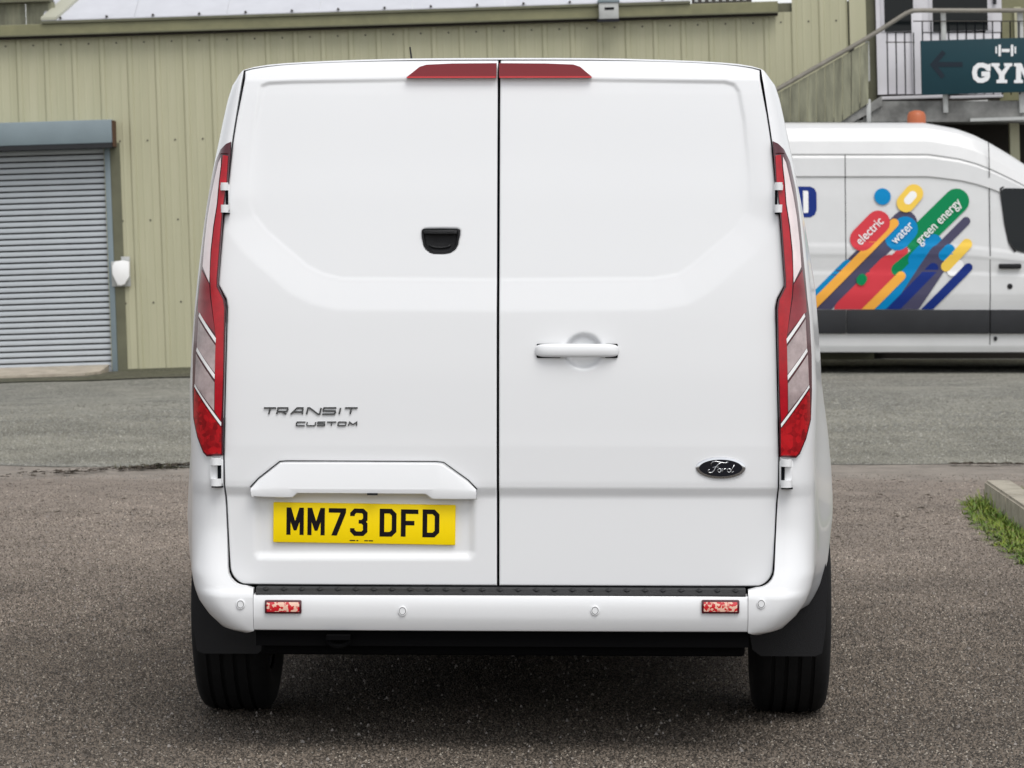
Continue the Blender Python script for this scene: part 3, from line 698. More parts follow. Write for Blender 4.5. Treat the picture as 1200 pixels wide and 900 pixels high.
# --- number plate
yp = float(door_y(np.array(VF.at(425, 612, 0.02)[0]), np.array(VF.at(425, 612, 0.02)[1]))) - 0.006
tl, tr = VF.at(320.5, 588.3, yp), VF.at(534, 591.8, yp); bl = VF.at(321, 635.2, yp)
ang = math.atan2(tr[1] - tl[1], tr[0] - tl[0]); pw = math.hypot(tr[0] - tl[0], tr[1] - tl[1]); ph = tl[1] - bl[1]
bm = bmesh.new(); box(bm, 0, pw, -0.004, 0.006, -ph, 0, 0.0025)
plate = bobj('number_plate', bm, M['yellow'], doorL); shade_angle(plate, 40)
plate.location = (tl[0], yp, tl[1]); plate.rotation_euler = (0, -ang, 0)
U = pw / 1092.0      # metres per unit of the measured close-up
CHH = 164 * U; CHW = 104 * U
def ch(bm, c, x0):
    T = lambda L: [(x0 + a / 50 * CHW, -30 * U - CHH + b / 79 * CHH) for a, b in L]
    y0, y1 = -0.0046, -0.0038
    if c == 'M': prism(bm, T([(0, 0), (0, 79), (13, 79), (25, 40), (37, 79), (50, 79), (50, 0), (38, 0), (38, 38), (29, 13), (21, 13), (12, 38), (12, 0)]), y0, y1)
    if c == '7': prism(bm, T([(0, 79), (50, 79), (50, 67), (24, 0), (8, 0), (34, 66), (0, 66)]), y0, y1)
    if c == 'F': prism(bm, T([(0, 0), (0, 79), (50, 79), (50, 66), (14, 66), (14, 46), (39, 46), (39, 33), (14, 33), (14, 0)]), y0, y1)
    if c == 'D': stroke(bm, T([(8, 6), (8, 73), (33, 73), (43, 63), (43, 16), (33, 6)]), 13.5 / 50 * CHW, y0, y1, True)
    if c == '3':
        stroke(bm, T([(6, 57), (6, 64), (14, 72.5), (35, 72.5), (43, 65), (43, 48), (36, 41), (43, 34), (43, 14), (35, 6.5), (14, 6.5), (6, 15), (6, 22)]), 13 / 50 * CHW, y0, y1)
        prism(bm, T([(24, 46.5), (34, 46.5), (34, 35.5), (24, 35.5)]), y0 + 0.0003, y1)
for c, xo in zip('MM73DFD', (80, 206, 333, 463, 636, 766, 893)):
    bm = bmesh.new(); ch(bm, c, xo * U); bobj('plate_character', bm, M['ink'], plate)
for xo, wd in ((460, 34), (500, 12), (548, 22), (574, 26)):
    boxo('maker_print', xo * U, (xo + wd) * U, -0.0042, -0.003, -226 * U, -219 * U, M['ink'], plate)

# --- badges on the doors
def letters(name, word, boxes, px_y0, px_y1, org, sc, wd, shear, parent, m):
    GL = {'T': [[(0, 1), (1, 1)], [(.52, 1), (.52, 0)]], 'R': [[(.05, 0), (.05, 1), (.95, 1), (1, .8), (.95, .42), (.05, .42)], [(.5, .42), (.95, 0)]],
          'A': [[(0, 0), (.42, 1), (.9, 1), (.98, 0)], [(.2, .36), (.97, .36)]], 'N': [[(0, 0), (0, 1), (.14, 1), (.86, 0), (1, 0), (1, 1)]],
          'S': [[(1, 1), (.05, 1), (0, .8), (.05, .52), (.95, .5), (1, .3), (.95, 0), (0, 0)]], 'I': [[(.5, 0), (.5, 1)]],
          'C': [[(1, 1), (.06, 1), (0, .85), (0, .15), (.06, 0), (1, 0)]], 'U': [[(0, 1), (0, .15), (.1, 0), (.9, 0), (1, .15), (1, 1)]],
          'O': [[(.05, 0), (0, .1), (0, .9), (.05, 1), (.95, 1), (1, .9), (1, .1), (.95, 0), (.05, 0)]], 'M': [[(0, 0), (.08, 1), (.5, .3), (.92, 1), (1, 0)]]}
    for c, (a, b) in zip(word, boxes):
        bm = bmesh.new(); k = 0
        for st in GL[c]:
            P = []
            for u, v in st:
                px = org[0] + (a + (b - a) * u + shear * (v - 0.5) * (px_y1 - px_y0)) / sc; py = org[1] + (px_y1 + (px_y0 - px_y1) * v) / sc
                x, y, z = dy(px, py); P.append((x, z))
            stroke(bm, P, wd, y - 0.0042 - 0.0003 * k, y + 0.001); k += 1
        bobj(name, bm, m, parent)
letters('badge_letter', 'TRANSIT', [(140, 246), (260, 352), (388, 492), (527, 642), (664, 776), (800, 826), (852, 962)], 209, 264, (290, 450), 7.5, 0.0042, 0.22, doorL, M['badge'])
letters('badge_letter', 'CUSTOM', [(432, 506), (524, 598), (616, 682), (698, 778), (798, 866), (890, 964)], 333, 365, (290, 450), 7.5, 0.0030, 0.18, doorL, M['badge'])
bx, by, bz = dy(844.5, 548.2)
bm = bmesh.new(); disc(bm, bx, bz, 0.0695, 0.0305, by - 0.006, by + 0.003, 56, bev=0.003)
badge = bobj('oval_badge', bm, M['chrome'], doorR); shade_angle(badge, 40)
bm = bmesh.new(); disc(bm, bx, bz, 0.060, 0.0235, by - 0.0072, by - 0.005, 56); bobj('badge_field', bm, M['badgeblue'], badge)
def B(X, Y): # close-up coordinates of the badge to door plane
    x, z = VF.at(780 + X / 6, 480 + Y / 6, by - 0.0075); return (x, by - 0.0078, z)
def arc(cx, cy, rx_, ry_, a0, a1, n=14): return [(cx + rx_ * math.cos(R(a0 + (a1 - a0) * k / n)), cy + ry_ * math.sin(R(a0 + (a1 - a0) * k / n))) for k in range(n + 1)]
for st, rad in (([(322, 392), (318, 380), (330, 368), (352, 364), (385, 371), (420, 376), (440, 368)], 0.0017), ([(388, 374), (370, 385), (352, 405), (342, 428), (325, 443), (306, 443), (297, 434), (300, 424), (310, 421)], 0.0019),
                ([(330, 407), (350, 403), (372, 404)], 0.0013), (arc(378, 428, 12, 13, 0, 360), 0.0015), ([(388, 418), (404, 418)], 0.0009),
                ([(398, 441), (406, 418), (404, 428), (418, 414), (428, 418)], 0.0015), (arc(446, 428, 13, 13, 0, 360), 0.0015), ([(484, 388), (470, 410), (460, 434), (466, 441), (480, 434)], 0.0015)):
    bm = bmesh.new(); tube(bm, [B(a, b) for a, b in st], rad, 6); bobj('badge_script', bm, M['chrome'], badge, True)

# --- tail lamps (measured on the left, mirrored to the right)
def LP(pts): return [VF.on(x, y, lambda a, b: S(a - exc, b)) for x, y in pts]
LAMP = dict(
    outline=[(271.3, 166), (265, 169), (259, 175.5), (252.8, 190), (246.2, 222), (240.6, 262), (236, 305), (231.7, 350), (229.4, 370), (226.8, 415), (226, 455), (227, 490), (231.7, 512), (238.6, 530), (242.8, 534.5), (261.3, 533.5), (262, 480), (263, 440), (265, 360), (263.5, 350.5), (255.8, 334.5), (256.3, 325), (262, 250), (267.6, 212)],
    maroon=[(270.6, 168), (265, 170.5), (261.5, 174.5), (258, 181), (268.5, 181)],
    strip=[(268, 183), (262, 182), (260.5, 195), (258, 214), (256, 239), (251.8, 265), (248.6, 294), (247, 319), (248, 345), (253.6, 395), (252.8, 423), (252.3, 482), (259.6, 493), (260.6, 480), (262, 440), (263.4, 362), (262, 351), (254.4, 336), (254.6, 325), (260.6, 250), (266.2, 212)],
    clear=[(259.8, 184), (256.5, 191), (252.6, 208), (248, 230), (244, 254), (240.6, 283), (238.2, 312), (246, 331), (247.4, 294), (250.6, 265), (254.8, 239), (257, 214), (259.4, 195)],
    smoker=[(237, 316), (233, 350), (232.2, 364), (253, 391), (247, 348), (246, 333)],
    bar=[(234.6, 366.2), (233.6, 370), (253.4, 401.5), (253.8, 396)],
    smoke=[(233.2, 373), (231.4, 406), (252.4, 437), (253.2, 405)],
    bar2=[(231.6, 406.8), (230.8, 410.8), (252.2, 444), (252.5, 438.3)],
    smoke2=[(230.4, 414), (228.9, 449), (251.6, 481), (252, 448)],
    line=[(228.9, 449.6), (228.6, 452.5), (259.8, 499), (260.2, 495)],
    low=[(228.2, 454.5), (227.6, 488), (232.5, 511), (239.2, 528), (243.2, 532.2), (260, 531.8), (260.2, 501)])
ORDER = [('maroon', 'top_lens', 'lmar', 0.0135), ('strip', 'red_strip', 'lred', 0.0150), ('clear', 'clear_lens', 'lclear', 0.0145), ('smoker', 'smoked_red_lens', 'lsmoker', 0.0138), ('smoke', 'smoked_lens', 'lsmoke', 0.0138), ('smoke2', 'smoked_lens', 'lsmoke', 0.0138), ('low', 'low_red_lens', 'lredlow', 0.0140), ('bar', 'lens_bar', 'white', 0.0165), ('bar2', 'lens_bar', 'white', 0.0165), ('line', 'lens_divider', 'white', 0.0158)]
for sgn in (-1, 1):
    mir = lambda P: P if sgn < 0 else [(2 * exc - x, z) for x, z in P]
    sf = lambda x, z: S(x - exc, z)
    lamp = patch('tail_lamp', mir(LP(LAMP['outline'])), sf, 0.012, M['lmar'], van, step=0.006, cols=12, skirt=0.02)
    for key, nm, mt, off in ORDER: patch(nm, mir(LP(LAMP[key])), sf, off, M[mt], lamp, step=0.004, cols=8, skirt=0.002)

# --- hinges
def hinge(px0, px1, py0, py1, upper):
    ys_ = -0.004 if not upper else 0.036
    for sgn in (-1, 1):
        xa, za = VF.at(px0, py0, ys_); xb, zb = VF.at(px1, py1, ys_)
        if sgn > 0: xa, xb = 2 * exc - xb, 2 * exc - xa
        yy = float(Yd((za + zb) / 2)) - 0.012; h = za - zb; wd = xb - xa
        hg = boxo('hinge', xa, xb, yy + 0.004, yy + 0.02, zb + h * 0.06, za - h * 0.06, M['paint'], van, 0.003)
        for f0, f1 in ((0.0, 0.26), (0.74, 1.0)):
            bm = bmesh.new(); tube(bm, [(xa + wd * 0.5, yy - 0.001, zb + h * f0), (xa + wd * 0.5, yy - 0.001, zb + h * f1)], wd * 0.42, 14)
            shade_angle(bobj('hinge_knuckle', bm, M['paint'], hg), 50)
        p0 = xa + wd * (0.62 if sgn < 0 else 0.12)
        boxo('hinge_pin', p0, p0 + wd * 0.26, yy - 0.003, yy + 0.005, zb + h * 0.24, zb + h * 0.76, M['seal'], hg)
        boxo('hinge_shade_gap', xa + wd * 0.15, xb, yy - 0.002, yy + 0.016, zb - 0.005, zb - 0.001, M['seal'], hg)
hinge(258.5, 269.5, 214, 249, True); hinge(246, 261.5, 536, 569, False)

# --- bumper, step pad, reflectors, sensors
V, F = [], []
prof = [(0.02, 0.4655), (-0.075, 0.4655), (-0.083, 0.4645), (-0.088, 0.461), (-0.0945, 0.446), (-0.0962, 0.430), (-0.094, 0.408), (-0.088, 0.396), (-0.068, 0.372), (-0.060, 0.366), (-0.02, 0.362)]
xs = np.linspace(-SEAM + 0.001, SEAM - 0.001, 41)
for x in xs:
    k = 0.006 * (x / SEAM) ** 2
    for y, z in prof: V.append((x + exc, (y * BS if y < 0 else y) + k, z))
n = len(prof)
for i in range(len(xs) - 1):
    for j in range(n - 1): F.append((i * n + j, i * n + j + 1, (i + 1) * n + j + 1, (i + 1) * n + j))
F += [tuple(range(n)), tuple((len(xs) - 1) * n + j for j in range(n))[::-1]]
bump = mesh('bumper', V, F, M['paint'], van, True); shade_angle(bump, 30)
V, F = [], []
pprof = [(0.035, 0.466), (0.035, 0.4845), (-0.012, 0.4845), (-0.022, 0.482), (-0.030, 0.4755), (-0.0345, 0.4675), (-0.034, 0.4662)]
pe = 0.683
xs = np.linspace(-pe, pe, 3)
for x in xs:
    for y, z in pprof: V.append((x + exc, y, z))
n = len(pprof)
for i in range(len(xs) - 1):
    for j in range(n - 1): F.append((i * n + j, i * n + j + 1, (i + 1) * n + j + 1, (i + 1) * n + j))
F += [tuple(range(n)), tuple((len(xs) - 1) * n + j for j in range(n))[::-1]]
pad = mesh('step_pad', V, F, M['pad'], van)
sm_ = None
for k in range(27):
    x = -pe + 0.028 + k * (2 * pe - 0.056) / 26
    if sm_ is None:
        bm = bmesh.new(); a = [(-0.012, 0, 0), (0, -0.012, -0.0035), (0.012, 0, 0), (0, 0.014, 0.001), (0, 0, 0.0055)]
        v = [bm.verts.new(p) for p in a]
        for f in ((0, 1, 4), (1, 2, 4), (2, 3, 4), (3, 0, 4)): bm.faces.new([v[i] for i in f])
        o = bobj('grip_stud', bm, M['pad'], pad); sm_ = o.data
    else: o = link(bpy.data.objects.new('grip_stud', sm_), pad)
    o.location = (x + exc, -0.022, 0.4815)
for a, b in ((307.5, 351), (822.5, 867.5)):
    x0, z0 = VF.at(a, 722, -0.1); x1, z1 = VF.at(b, 706, -0.1)
    rf = boxo('reflector', x0, x1, -0.0475, -0.03, z0, z1, M['lmar'], bump, 0.004)
    boxo('reflector_lens', x0 + 0.006, x1 - 0.006, -0.0498, -0.04, z0 + 0.0055, z1 - 0.0055, M['refl'], rf, 0.002)
for px, py, cor in ((282, 708, 1), (471.7, 716, 0), (697.3, 715.5, 0), (892, 707.5, 1)):
    yy = -0.0432 if not cor else -0.04
    x, z = VF.at(px, py, yy)
    if cor: yy = S(x - exc, z) - 0.001
    bm = bmesh.new(); disc(bm, x, z, 0.0125, 0.0138, yy - 0.003, yy + 0.01, 28, bev=0.0015); s_ = bobj('parking_sensor', bm, M['paint'], van if cor else bump)
    bm = bmesh.new(); stroke(bm, [(x + 0.0088 * math.cos(a), z + 0.0098 * math.sin(a)) for a in np.linspace(0, 2 * math.pi, 25)[:-1]], 0.0012, yy - 0.0034, yy - 0.002, True)
    bobj('sensor_ring', bm, M['pad'], s_)

# --- underneath: floor pan, axle, mudflaps, arch liners, tow eye, exhaust
bm = bmesh.new(); box(bm, -0.68, 0.68, 0.03, 4.6, 0.288, 0.36, 0.01); box(bm, -0.88, 0.88, 1.42, 3.45, 0.24, 0.4, 0.01); box(bm, -0.52, 0.30, 0.16, 0.6, 0.272, 0.30, 0.012)
box(bm, -0.69, 0.69, 0.0, 0.04, 0.318, 0.37)
bobj('floor_pan', bm, M['under'], van)
for cy in (WY, FY):
    bm = bmesh.new(); tube(bm, [(-0.8, cy, WZC), (0.8, cy, WZC)], 0.05, 12); bobj('axle', bm, M['under'], van)
for s in (-1, 1):
    # mudflap
    bm = bmesh.new(); P = [(0.70, 0.36), (0.72, 0.245), (0.745, 0.226), (0.905, 0.226), (0.925, 0.235), (0.935, 0.30), (0.940, 0.44), (0.934, 0.50), (0.80, 0.50)]
    prism(bm, [(s * a, b) for a, b in P], 0.512, 0.524); bobj('mudflap', bm, M['black'], van)
    for cy in (WY, FY):
        V, F = [], []
        for k in range(25):
            a = math.pi * k / 24 * 1.1 - 0.16
            for x in (0.62, 0.918): V.append((s * x, cy + (WR - 0.004) * math.cos(a), WZC + (WR - 0.004) * math.sin(a)))
        for k in range(24): F.append((2 * k, 2 * k + 1, 2 * k + 3, 2 * k + 2))
        b = len(V); V += [(s * 0.62, cy + (WR - 0.004) * math.cos(math.pi * k / 24), WZC + (WR - 0.004) * math.sin(math.pi * k / 24)) for k in range(25)]
        F.append(tuple(range(b, b + 25)))
        mesh('wheel_arch_liner', V, F, M['under'], van, False)
    # rub strip along the flank
    boxo('side_moulding', s * 0.975, s * 1.0, 1.5, 3.4, 0.50, 0.59, M['black'], van, 0.006)
tyre_me = rim_me = None
for cy in (WY, FY):
    for s in (-1, 1):
        wh = bpy.data.objects.new('wheel', None); link(wh, van); wh.location = (s * 0.846, cy, WZC); wh.rotation_euler = (0, 0, 0 if s > 0 else math.pi)
        if tyre_me is None:
            bm = bmesh.new(); h = 0.113; rt = 0.335
            pr_ = [(-h * 0.86, 0.21), (-h * 0.98, 0.24), (-h * 1.02, 0.275), (-h * 0.97, 0.305), (-h * 0.87, 0.322), (-h * 0.74, 0.330)]
            for g in (-0.52, -0.17, 0.18, 0.53):
                pr_ += [((g - 0.055) * h, rt - 0.001 - 0.003 * abs(g)), ((g - 0.045) * h, rt - 0.010), ((g + 0.045) * h, rt - 0.010), ((g + 0.055) * h, rt - 0.001 - 0.003 * abs(g))]
            pr_ += [(h * 0.74, 0.330), (h * 0.87, 0.322), (h * 0.97, 0.305), (h * 1.02, 0.275), (h * 0.98, 0.24), (h * 0.86, 0.21)]
            lathe(bm, pr_, (0, 0), 96); o = bobj('tyre', bm, M['rubber'], wh); shade_angle(o, 28); tyre_me = o.data
            bm = bmesh.new(); lathe(bm, [(-0.09, 0.212), (-0.06, 0.19), (0.02, 0.185), (0.05, 0.12), (0.06, 0.05), (0.062, 0.001)], (0, 0), 40); lathe(bm, [(0.092, 0.212), (0.06, 0.2), (0.02, 0.185)], (0, 0), 40)
            o = bobj('rim', bm, M['steel'], wh, True); rim_me = o.data
        else:
            link(bpy.data.objects.new('tyre', tyre_me), wh); link(bpy.data.objects.new('rim', rim_me), wh)
tx, tz = VF.at(397, 750, -0.02)
bm = bmesh.new(); tube(bm, [(tx + 0.027 * math.cos(a), -0.03 + 0.0 * a, tz + 0.016 * math.sin(a)) for a in np.linspace(math.pi, 2 * math.pi, 14)], 0.008, 8)
box(bm, tx - 0.033, tx + 0.033, -0.045, 0.02, tz + 0.003, tz + 0.016); bobj('tow_eye', bm, M['under'], van)
bm = bmesh.new(); xa, za = VF.at(482.3, 69, 3.0); xb, zb = VF.at(480.0, 55, 3.0)
tube(bm, [(xa, 3.0, za - 0.12), (xa, 3.0, za), (xb, 3.02, zb)], [0.006, 0.004, 0.0028], 8); bobj('aerial', bm, M['black'], van)

# ------------------------------------------------------------------ the warehouse
WF = Frame((0, 35.4, 0), 0, 0.031)
wh_ = empty('warehouse', WF.m, label='olive ribbed metal warehouse with grey roller shutter behind the white van', category='building')
def A(px, py, c=0.0): return WF.at(px, py, c)
x_l = A(-12, 300)[0]; x_r = A(1014.5, 70)[0]; pitch = (A(963, 40)[0] - A(21.5, 50)[0]) / 29.0
xr0 = A(21.5, 50)[0]
z_eave = A(600, 24)[1]; z_top = A(980, 2)[1] + 1.6
sh_r = A(131, 300)[0]     # shutter opening right edge
sh_top = A(60, 172)[1]
panel_me = {}
def panel(i, z0, z1):
    x = xr0 + i * pitch; key = (round(z0, 3), round(z1, 3))
    if key not in panel_me:
        bm = bmesh.new(); p = pitch; d = 0.019
        pr_ = [(-0.018, -d), (0.018, -d), (0.036, 0), (p * 0.30, 0), (p * 0.32, -0.003), (p * 0.36, -0.003), (p * 0.38, 0), (p * 0.62, 0), (p * 0.64, -0.003), (p * 0.68, -0.003), (p * 0.70, 0), (p - 0.036, 0), (p - 0.0182, -d + 0.0008)]
        a = [bm.verts.new((u, v, z0)) for u, v in pr_]; b = [bm.verts.new((u, v, z1)) for u, v in pr_]
        for k in range(len(pr_) - 1): bm.faces.new((a[k], a[k + 1], b[k + 1], b[k]))
        me_z = [z_eave - 0.11 - 0.0, z_eave - 1.18, z_eave - 2.05, z_eave - 2.95, z_eave - 3.75, z_eave - 3.95 + 0.05]
        for z in me_z:
            if z0 + 0.05 < z < z1 - 0.02: disc(bm, p * 0.5 + 0.01, z, 0.010, 0.010, -0.006, 0.002, 8, mi=1)
        o = bobj('cladding_panel', bm, [M['clad'], M['rivet']], wh_); panel_me[key] = o.data
    else: o = link(bpy.data.objects.new('cladding_panel', panel_me[key]), wh_)
    o.location = (x, 0, 0); return o
i0 = int(math.floor((x_l - xr0) / pitch)) - 1; i1 = int((x_r - xr0) / pitch)
for i in range(i0, i1):
    x = xr0 + i * pitch; tall = x > A(905, 30)[0]
    zb = 0.035; zt = z_eave + (0 if not tall else 3.0)
    if x + pitch * 0.6 < sh_r: zb = sh_top
    panel(i, zb, zt)
# wall to the right end above the eaves behind the gutter end, and the corner return
bm = bmesh.new(); box(bm, sh_r + 0.02, x_r + 0.012, 0.03, 0.2, -0.2, z_eave + 0.1); box(bm, x_l - 1, sh_r + 0.018, 0.03, 0.2, sh_top + 0.003, z_eave + 0.1); bobj('wall_core', bm, M['olived'], wh_)
boxo('corner_trim', xr0 + i1 * pitch + 0.001, x_r + 0.012, -0.026, 0.03, 0.035, z_eave + 3.0, M['clad'], wh_)
boxo('corner_return', x_r + 0.014, x_r + 0.20, 0.05, 0.75, 0.0, z_eave + 3.0, M['olived'], wh_)
# gutter: box section, roof edge, roof sheets, downpipe head
gxr = A(910.5, 18)[0]
gz0, gz1 = A(300, 36.5)[1], A(300, 21.5)[1]
bm = bmesh.new(); box(bm, x_l - 1, gxr, -0.17, -0.03, gz0 + 0.012, gz1, 0.006); gut = bobj('gutter', bm, M['olive'], wh_)
boxo('gutter_lip', x_l - 1, gxr + 0.004, -0.178, -0.17, gz0 + 0.012, gz0 + 0.026, M['olived'], gut)
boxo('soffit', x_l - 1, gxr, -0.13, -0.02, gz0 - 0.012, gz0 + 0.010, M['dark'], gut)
re0, re1 = A(52, 26)[0], A(808, 5)[0]
boxo('drip_edge', re0, re1, -0.20, -0.10, gz1 + 0.002, gz1 + 0.030, M['olived'], wh_)
# sloping roof: sheets with standing seams
rz = gz1 + 0.030
sl = math.tan(R(24)); n_s = int((re1 - re0) / 0.95)
for k in range(n_s):
    a, b = re0 + (re1 - re0) * k / n_s, re0 + (re1 - re0) * (k + 1) / n_s
    bm = bmesh.new(); x0, x1 = a, b - 0.004
    skew = 0.45
    v = [bm.verts.new(p) for p in ((x0, -0.19, rz), (x1, -0.19, rz), (x1 + skew * 0, 3.0, rz + 3.19 * sl), (x0 + skew * 0, 3.0, rz + 3.19 * sl), (x0, -0.19, rz + 0.012), (x1, -0.19, rz + 0.012), (x1, 3.0, rz + 3.19 * sl + 0.012), (x0, 3.0, rz + 3.19 * sl + 0.012))]
    for f in ((0, 1, 2, 3), (4, 7, 6, 5), (0, 4, 5, 1), (1, 5, 6, 2), (2, 6, 7, 3), (3, 7, 4, 0)): bm.faces.new([v[i] for i in f])
    sheet_ = bobj('roof_sheet', bm, M['roof'], wh_)
    for q in (0.2, 0.7):
        bm = bmesh.new(); xx = a + (b - a) * q; disc(bm, xx, rz + 0.030, 0.014, 0.012, -0.21, -0.16, 8); bobj('sheet_end', bm, M['rivet'], sheet_)
# verge flashing on the left end of the roof and the wall behind it
bm = bmesh.new(); v = []
for y in (-0.2, 3.0):
    z = rz + (y + 0.19) * sl + 0.014
    for dx, dz in ((-0.01, 0), (0.16, 0), (0.16, 0.03), (-0.01, 0.03)): v.append(bm.verts.new((re0 + dx + (y + 0.2) * 0.32, y, z + dz)))
for f in ((0, 1, 2, 3), (4, 7, 6, 5), (0, 4, 5, 1), (1, 5, 6, 2), (2, 6, 7, 3), (3, 7, 4, 0)): bm.faces.new([v[i] for i in f])
bobj('verge_flashing', bm, mat('pale_flashing', (0.42, 0.42, 0.34), 0.5), wh_)
k = 0
for px in np.arange(-40, 62, 34.7):
    a = A(px, 10)[0]; boxo('upper_panel', a, a + 34.7 / 107 - 0.012, 0.06, 0.10, gz1 - 0.1, A(0, 4)[1], M['dirty'], wh_)
boxo('upper_eave', x_l - 1, re0 + 0.07, -0.05, 0.3, A(0, 3.5)[1], A(0, -8)[1], M['olived'], wh_)
hx0_, hz0_ = A(702, 23, -0.2); hx1_, hz1_ = A(724.5, 3, -0.2)
hop = boxo('downpipe_head', hx0_, hx1_, -0.27, -0.172, hz0_, hz1_, M['lpost'], wh_, 0.008)
boxo('head_rim', hx0_ - 0.012, hx1_ + 0.012, -0.285, -0.165, hz1_, hz1_ + 0.035, M['shutbox'], hop, 0.004)
boxo('head_slot', hx0_ + 0.06, hx1_ - 0.05, -0.276, -0.268, hz0_ + 0.10, hz0_ + 0.125, M['seal'], hop)
boxo('head_base', hx0_ - 0.02, hx1_ + 0.005, -0.275, -0.165, hz0_ - 0.03, hz0_ - 0.002, M['badgeblue'], hop)
x0, z0 = A(808, 4, 0); boxo('roof_light_strip', x0 + 0.02, gxr - 0.28, -0.12, -0.06, gz1 + 0.004, gz1 + 0.09, M['rivet'], wh_)
for k in range(8): boxo('strip_rib', x0 + 0.05 + k * 0.075, x0 + 0.085 + k * 0.075, -0.13, -0.121, gz1 + 0.02, gz1 + 0.09, M['lpost'], wh_)

# roller shutter
shl = x_l - 1.0
bm = bmesh.new(); box(bm, shl, sh_r + 0.06, 0.10, 0.14, 0, sh_top); shut = bobj('roller_shutter', bm, M['dark'], wh_)  # near-black backing: shadow lines between the slats put in as colour
sxr = A(127, 300)[0]; szb = A(60, 431.5)[1]; szt = A(60, 186)[1]
ns = 19; ph_ = 6.95 / 107.2
slm = None; z = szb
while z < sh_top + 0.05:
    if slm is None:
        pr_ = [(0.037, 0.0), (-0.028, 0.0005), (-0.033, ph_ * 0.10), (-0.033, ph_ * 0.45), (-0.029, ph_ * 0.73), (0.037, ph_ * 0.75)]
        V, F = [], []
        for x in (shl, sxr):
            for y, zz_ in pr_: V.append((x, y, zz_))
        n = len(pr_)
        for j in range(n - 1): F.append((j, n + j, n + j + 1, j + 1))
        o = mesh('slat', V, F, M['shut'], shut); slm = o.data
    else: o = link(bpy.data.objects.new('slat', slm), shut)
    o.location = (0, 0.062, z); z += ph_
boxo('bottom_rail', shl, sxr, 0.02, 0.07, szb - 0.06, szb - 0.004, M['shut'], shut, 0.006)
gx0, gx1 = A(127, 300)[0], A(133.5, 300)[0]
boxo('guide_rail', gx0, gx1, -0.03, 0.09, 0.01, sh_top, M['shutbox'], shut, 0.004)
boxo('jamb', gx1 + 0.002, A(145, 300)[0], -0.02, 0.06, 0.01, sh_top + 0.02, M['olived'], wh_)
bz0, bz1 = A(60, 169.5, -0.3)[1], A(60, 142, -0.3)[1]; bxr = A(131.3, 155, -0.3)[0]
hb = boxo('shutter_housing', shl, bxr, -0.30, 0.0, bz0, bz1, M['shutbox'], wh_, 0.01)
boxo('housing_lip', shl, bxr - 0.004, -0.306, -0.02, bz0 - 0.05, bz0 - 0.003, M['mould'], hb)
boxo('housing_end', bxr + 0.002, bxr + 0.010, -0.30, 0.0, bz0 - 0.04, bz1 - 0.01, M['rust'], hb)
# concrete threshold in front of the shutter
bm = bmesh.new(); tp_ = [(shl, -0.9), (A(112, 440)[0], -0.9), (A(125, 436)[0], -0.55), (A(128, 436)[0], 0.06), (shl, 0.06)]
v0 = [bm.verts.new((x, y, -0.12)) for x, y in tp_]; v1 = [bm.verts.new((x, y, 0.045 + 0.05 * (y > -0.3))) for x, y in tp_]
bm.faces.new(v1); bm.faces.new(v0[::-1])
for i in range(5): bm.faces.new((v0[i], v0[(i + 1) % 5], v1[(i + 1) % 5], v1[i]))
bobj('door_threshold', bm, M['conc'], wh_)
boxo('base_flashing', A(145, 436)[0], x_r, -0.035, 0.03, 0.012, 0.04, M['olived'], wh_)

# white shield-shaped box beside the shutter
bxm = empty('wall_box', WF.m, label='small white shield-shaped alarm box on the wall beside the grey shutter', category='alarm box')
c8 = [(525, 345), (538, 325), (572, 321), (606, 326), (607, 395), (585, 432), (568, 440), (550, 437), (535, 405), (525, 385)]
bm = bmesh.new(); prism(bm, [A(a / 4, 225 + b / 4, -0.12) for a, b in c8][::-1], -0.12, -0.045, bev=0.012); o = bobj('cover', bm, M['white'], bxm); shade_angle(o, 40)
x0, z0 = A(131.8, 336); x1, z1 = A(152.5, 300.5); boxo('back_plate', x0, x1, -0.044, -0.026, z0, z1 - 0.05, M['lpost'], bxm, 0.004)
boxo('back_plate_tab', x0 + 0.11, x1, -0.043, -0.026, z1 - 0.049, z1, M['lpost'], bxm, 0.003)

# ------------------------------------------------------------------ stair, landing, cabin, sign
stair = empty('external_staircase', WF.m, label='outdoor stair with brown handrail and stained concrete landing, rising to the cabin', category='staircase')
CS = -1.10      # near side of the stair
def T3(px, py, c): x, z = A(px, py, c); return (x, c, z)
bm = bmesh.new(); tube(bm, [T3(880, 122.5, CS), T3(913, 103.5, CS), T3(1000, 54, CS), T3(1030, 36, CS), T3(1062, 15.5, CS), T3(1069, 12.7, CS), T3(1078, 12.2, CS), T3(1150, 12.4, CS), T3(1240, 12.0, CS)], 0.024, 10); bobj('handrail', bm, M['rail'], stair, True)
nb = 13
for k in range(nb):
    a = 886 + k * 10.2; b = a + 9.4
    ta, tb = 103.5 - (a - 913) * 0.57 + 5, 103.5 - (b - 913) * 0.57 + 5
    ba, bb = 143 + (985 - a) * 0.68, 143 + (985 - b) * 0.68
    bm = bmesh.new(); prism(bm, [A(a, ba, CS), A(b, bb, CS), A(b, tb, CS), A(a, ta, CS)], CS + 0.01 + 0.004 * (k % 2), CS + 0.035)
    bobj('balustrade_board', bm, M['dirty'], stair)
for (px, y0, y1, m_, wd) in ((1001, 54, 128, 'mould', 0.022), (1018, 48, 95, 'lpost', 0.02), (1109, 14, 132, 'lpost', 0.026), (1019, 116, 150, 'lpost', 0.024), (1199, 12, 132, 'lpost', 0.03)):
    x, z0 = A(px, y1, CS); _, z1 = A(px, y0, CS); boxo('rail_post', x - wd, x + wd, CS + 0.04, CS + 0.08, z0, z1, M[m_], stair, 0.004)
